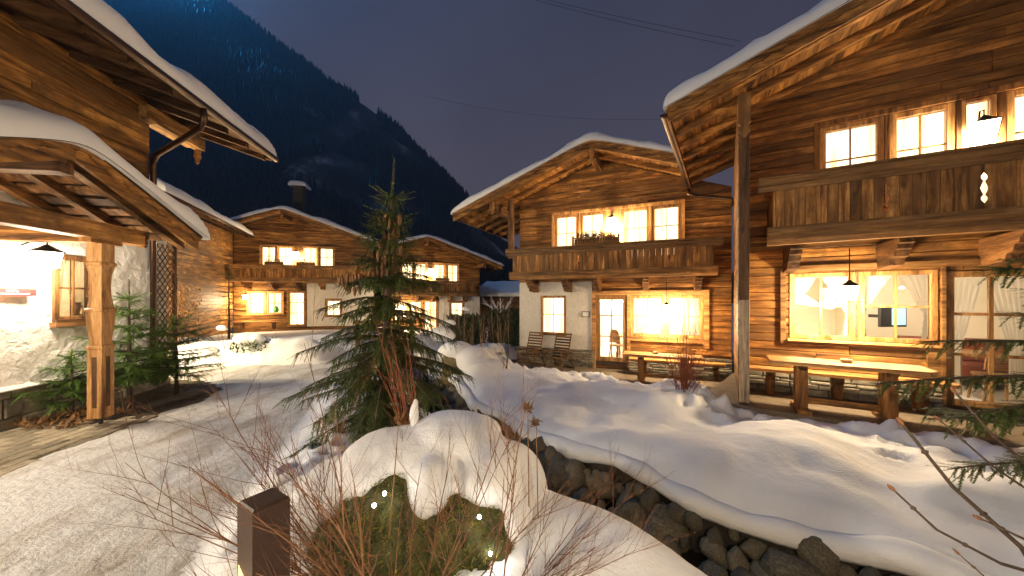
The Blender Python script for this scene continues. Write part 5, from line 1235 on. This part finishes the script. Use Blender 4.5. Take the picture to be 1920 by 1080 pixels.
# withered flower heads in the foreground
for k, (x, y, z) in enumerate(((.10,2.20,1.02),(.16,2.28,.90),(-.62,1.9,1.05))):
    m = MB(); rn = random.Random(60+k); m.tube([(.0,-.15,-.55),(.0,-.05,-.2),(0,0,0)], [.004,.003,.002], 4)
    tuft(m, (0,0,-.03), (.02,.02,.03), 26, rn, .055); tag(m.obj('dry_flower', 'dry_leaf', None, loc=(x,y,z)), ['upper withered flower head against the brook', 'lower withered flower head against the brook', 'withered flower head over the snowy boulder'][k], 'flower', 'withered flower stalks')
# thick budded twigs at lower right, close to the camera
def budded(label, pts, r0):
    t = thing('budded_twig', label, 'twig', pts[0], 0, 'budded twigs at the lower right'); P = [Vector(p)-Vector(pts[0]) for p in pts]
    m = MB(); m.tube(P, [r0*(1-.5*i/(len(P)-1)) for i in range(len(P))], 6)
    for a, b in zip(P, P[1:]):
        c = a.lerp(b, .55); m.tube([c-(b-a).normalized()*.008, c, c+(b-a).normalized()*.008], [r0*.7, r0*1.25, r0*.7], 6)
    m.obj('stem', 'twig_grey', t, True)
    e = P[-1]; d = (P[-1]-P[-2]).normalized(); MB().tube([e-d*.003, e+d*.010, e+d*.022, e+d*.030], [r0*.5, r0*1.1, r0*.8, .0005], 6).obj('bud', 'twig', t, True)
def W(px, py, Y): return ((px-960)/650*Y, Y, 1.7+(560-py)/650*Y)
budded('longest thick budded twig rising to the left in front of snow', [(1.90,1.18,.58),(1.72,1.17,.86),(1.50,1.18,1.06),(1.34,1.19,1.27)], .0085)
budded('budded twig low over the blue snow pointing left', [(1.78,1.08,.80),(1.55,1.1,.86),(1.36,1.11,.96),(1.235,1.12,1.08)], .006)
budded('thick red budded twig below the longest twig', [(1.75,1.08,.90),(1.62,1.09,.94),(1.49,1.1,1.0)], .006)
budded('thin budded twig at right crossing fir needles', [(1.95,1.25,.95),(1.72,1.24,1.1),(1.545,1.25,1.26)], .0045)
budded('uppermost budded twig at right edge', [(1.92,1.25,1.05),(1.74,1.25,1.2),(1.60,1.25,1.36)], .006)
budded('short budded twig near the bottom right corner', [(1.50,1.02,.80),(1.42,1.03,.86),(1.345,1.04,.93)], .0032)

# ---------------------------------------------------------------- boulders with snow
def blob(name, balls, mat, voxel=.035, smooth=8, parent=None, noise_=.0, loc=(0,0,0)):
    bm = bmesh.new()
    for (c, rr_) in balls:
        g = bmesh.ops.create_icosphere(bm, subdivisions=3, radius=1)
        for v in g['verts']: v.co = Vector((v.co.x*rr_[0]+c[0], v.co.y*rr_[1]+c[1], v.co.z*rr_[2]+c[2]))
    me = bpy.data.meshes.new(name); bm.to_mesh(me); bm.free(); o = bpy.data.objects.new(name+'_tmp', me); COL.objects.link(o)
    md = o.modifiers.new('r', 'REMESH'); md.mode = 'VOXEL'; md.voxel_size = voxel
    sm = o.modifiers.new('s', 'SMOOTH'); sm.factor = .5; sm.iterations = smooth
    dg = bpy.context.evaluated_depsgraph_get(); nm = bpy.data.meshes.new_from_object(o.evaluated_get(dg)); bpy.data.objects.remove(o)
    if noise_:
        for v in nm.vertices: v.co += v.normal*noise_*(mnoise.noise(v.co*4)+.5*mnoise.noise(v.co*11))
    nm.materials.clear(); nm.materials.append(M[mat]); nm.polygons.foreach_set('use_smooth', [True]*len(nm.polygons)); nm.name = name
    return link(name, nm, parent, loc)
bo = thing('boulder', 'mossy green boulder under a thick snow cap in the foreground', 'boulder', (-.62,2.25,0))
blob('rock', [((-.05,-.12,.12),(.50,.34,.52)),((.36,-.02,.14),(.30,.32,.52)),((-.38,.0,.05),(.34,.34,.42)),((0,.2,.1),(.5,.3,.5))], 'moss_rock', .026, 4, bo, .10)
rk = bo.children[0]; rn = random.Random(77); mm = MB()
for pl in rk.data.polygons:
    if pl.normal.y > .35 and pl.center.z < .35: continue
    for _ in range(4):
        p = pl.center+Vector((rn.uniform(-.016,.016), rn.uniform(-.016,.016), rn.uniform(-.016,.016))); d = (pl.normal+Vector((rn.uniform(-.9,.9), rn.uniform(-.9,.9), rn.uniform(-1.1,.5)))).normalized(); s_2 = d.cross(Vector((rn.random(), rn.random(), rn.random()))).normalized()*.0035
        mm.add([p-s_2, p+s_2, p+d*rn.uniform(.012,.035)], [(0,1,2)])
mm.obj('moss', 'moss', bo)['kind'] = 'stuff'
bo_snow = None

blob('snow_cap', [((-.05,.16,.60),(.50,.36,.20)),((.20,.24,.72),(.34,.30,.16)),((-.48,.16,.42),(.36,.34,.17)),((.44,.10,.54),(.26,.34,.22)),((.12,-.16,.55),(.13,.18,.19)),((-.24,-.06,.56),(.20,.20,.14)),((.60,.04,.34),(.16,.26,.26)),((-.72,.0,.26),(.24,.30,.18)),((.34,.44,.66),(.20,.2,.14)),((-.30,.36,.50),(.22,.2,.15)),((.58,.30,.34),(.3,.3,.3)),((-.80,.35,.2),(.4,.35,.15)),((.02,.55,.3),(.6,.3,.3))], 'snow', .026, 9, bo, .012)
tag(blob('snow_tuft', [((0,0,.0),(.035,.035,.09)),((.01,0,.08),(.022,.022,.05))], 'snow', .012, 4, None, 0, (-.70,2.48,.86)), 'small finger of snow standing on the boulder cap', 'snow')
# string lights on the boulder
sl = thing('string_lights', 'string of small white lights draped on the mossy boulder', 'string lights', (-.62,2.25,0))
for k, (x, y, z) in enumerate(((.44,-.345,.50),(.50,-.32,.28),(-.06,-.40,.66),(-.10,-.44,.62))):
    MB().lathe([(.002,-.012),(.010,-.004),(.010,.006),(.002,.013)], (x,y,z), 8).obj('bulb', 'led_white', sl, True)
MB().tube([(-.30,-.36,.45),(-.10,-.43,.61),(-.06,-.39,.65),(.15,-.43,.45),(.30,-.38,.52),(.44,-.335,.49),(.52,-.30,.40),(.50,-.31,.27),(.45,-.35,.1)], .0025, 4).obj('wire', 'cable', sl)
lamp('light', (.45,-.38,.50), .22, (1,.93,.8), .02, sl); lamp('light', (.53,-.36,.28), .22, (1,.93,.8), .02, sl); lamp('light', (-.08,-.46,.66), .26, (1,.95,.85), .02, sl)
b2 = thing('boulder', 'brown rock leaning under a big snow heap beside the brook', 'boulder', (-1.35,8.2,-.35))
blob('rock', [((0,0,.35),(.32,.30,.52)),((.2,.1,.2),(.35,.3,.4))], 'brown_rock', .05, 4, b2, .05)
blob('snow_cap', [((.05,.1,.80),(.38,.36,.24)),((.42,.0,.60),(.45,.42,.34)),((.85,-.1,.36),(.48,.42,.30)),((1.3,-.25,.2),(.4,.36,.22)),((-.1,.3,.7),(.4,.3,.3))], 'snow', .05, 8, b2)
for k, (x, y, z, r_) in enumerate(((-7.75,9.25,.92,.13),(-7.15,9.25,.62,.28),(-6.9,9.3,.62,.24),(-7.9,9.05,.38,.17),(-1.95,10.9,.95,.16),(-2.3,11.3,.55,.40),(-1.62,12.,1.35,.13))):
    tag(blob('snow_clump', [((0,0,0),(r_,r_*.8,r_*.6)),((r_*.5,0,-r_*.15),(r_*.7,r_*.6,r_*.45))], 'snow', r_/6, 4, None, 0, (x,y,z)), ['round snow clump on the top of the path bend shrub','wide snow cushion on evergreen by the path bend','right lobe of the snow cushion by the path bend','low snow clump on the path bend shrub','snow clump on stems by the spruce right side','big snow cushion behind the spruce right side','small snow ball on a sapling before the farthest chalet'][k], 'snow clump', 'snow clumps on shrubs')
lm = MB(); rn = random.Random(9); tuft(lm, (0,0,.25), (.5,.3,.25), 500, rn, .14); tag(lm.obj('evergreen_bush', 'needle', None, loc=(-7.0,9.35,.05)), 'low dark evergreen bush under the snow cushion by path bend', 'bush')
# hedge between the houses
for k, (x, y, w_, h_) in enumerate(((-1.9,14.6,1.5,1.25),(-.35,14.9,1.3,1.45))):
    m = MB(); rn = random.Random(70+k)
    for _ in range(2600):
        p = Vector((rn.uniform(-1,1)*w_/2, rn.uniform(-.35,.35), rn.uniform(0,1)*h_*(1+.08*math.sin(k+5*rn.random())))); d = Vector((rn.uniform(-1,1), rn.uniform(-1,1), rn.uniform(.2,1.4))).normalized(); s = d.cross(Vector((0,1,0))).normalized()*.03
        m.add([p-s, p+s, p+d*.20], [(0,1,2)])
    tag(m.obj('hedge', 'hedge', None, loc=(x,y,-.35)), ['dark clipped hedge left part behind the saplings','taller dark hedge right part next to middle chalet'][k], 'hedge', 'hedge behind the saplings')
# far shed with snowy roof between the chalets
sh = thing('shed', 'far low shed with lit snowy roof between farthest and middle chalets', 'house', (-1.3,27,-.5), R(-20)); 
MB().box(-1.8,2.6,0,3,0,2.3).obj('wall', 'brown_x', sh); MB().prism([(-.6,2.25),(-.6,2.4),(3,3.5),(3,3.3)], 'x', -2.1, 2.9).obj('roof', 'brown_y', sh)
snow_slab('roof_snow', sh, np.array(edge_samples(-2.15, 2.95, .2, 12)), np.array(edge_samples(-.7, 3, .2, 10)), lambda X, Y: 2.41+(Y+.6)*.31, .22, .2, 99)
lantern('small lantern on the far shed wall', sh, (.6,-.35,1.75), 90, GA, 1.1, wall=.3)
# overhead cables
for k, ((x0,y0,z0),(x1,y1,z1)) in enumerate((((-95,150,165),(66,100,76)),((-80,140,153),(64,100,74.5)),((-30,120,72),(60,95,52)))):
    pts = []
    for i in range(21):
        f = i/20; pts.append((x0+(x1-x0)*f, y0+(y1-y0)*f, z0+(z1-z0)*f-4*f*(1-f)*4))
    tag(MB().tube(pts, .055 if k < 2 else .03, 4, False).obj('overhead_cable', 'cable', None), ['uppermost thin overhead cable crossing the dusk sky','second overhead cable just below the uppermost one','faint lowest overhead cable above the middle chalet'][k], 'cable', 'overhead cables across the sky')
# blue-white floodlight of the ski slope high on the mountain, just outside the view
fl = thing('slope_floodlight', 'floodlight mast on the mountain slope casting blue glow', 'floodlight', (-452,448,400))
MB().tube([(0,0,-40),(0,0,36)], [.8,.4], 8).obj('mast', 'steel', fl); MB().box(-2,2,-1,1,36,39).obj('lamp_head', 'steel', fl)
lamp('bulb', (0,-6,24), 1.4e6, (.03,.42,1), 1.5, fl)

# evening mist between the village and the mountain
hz = MB().box(-1650,1650,-310,1000,-6,900); m, t, N, L_, p = nmat('haze'); N.remove(p)
pv = nd(t, 'VolumePrincipled', Density=.0003, Anisotropy=.3); pv.inputs['Color'].default_value = (.80,.84,.95,1); L_.new(pv.outputs[0], N['Material Output'].inputs['Volume'])
ho = hz.obj('haze', 'haze'); ho['kind'] = 'stuff'; ho['label'] = 'thin evening mist hanging over the whole valley'; ho['category'] = 'mist'
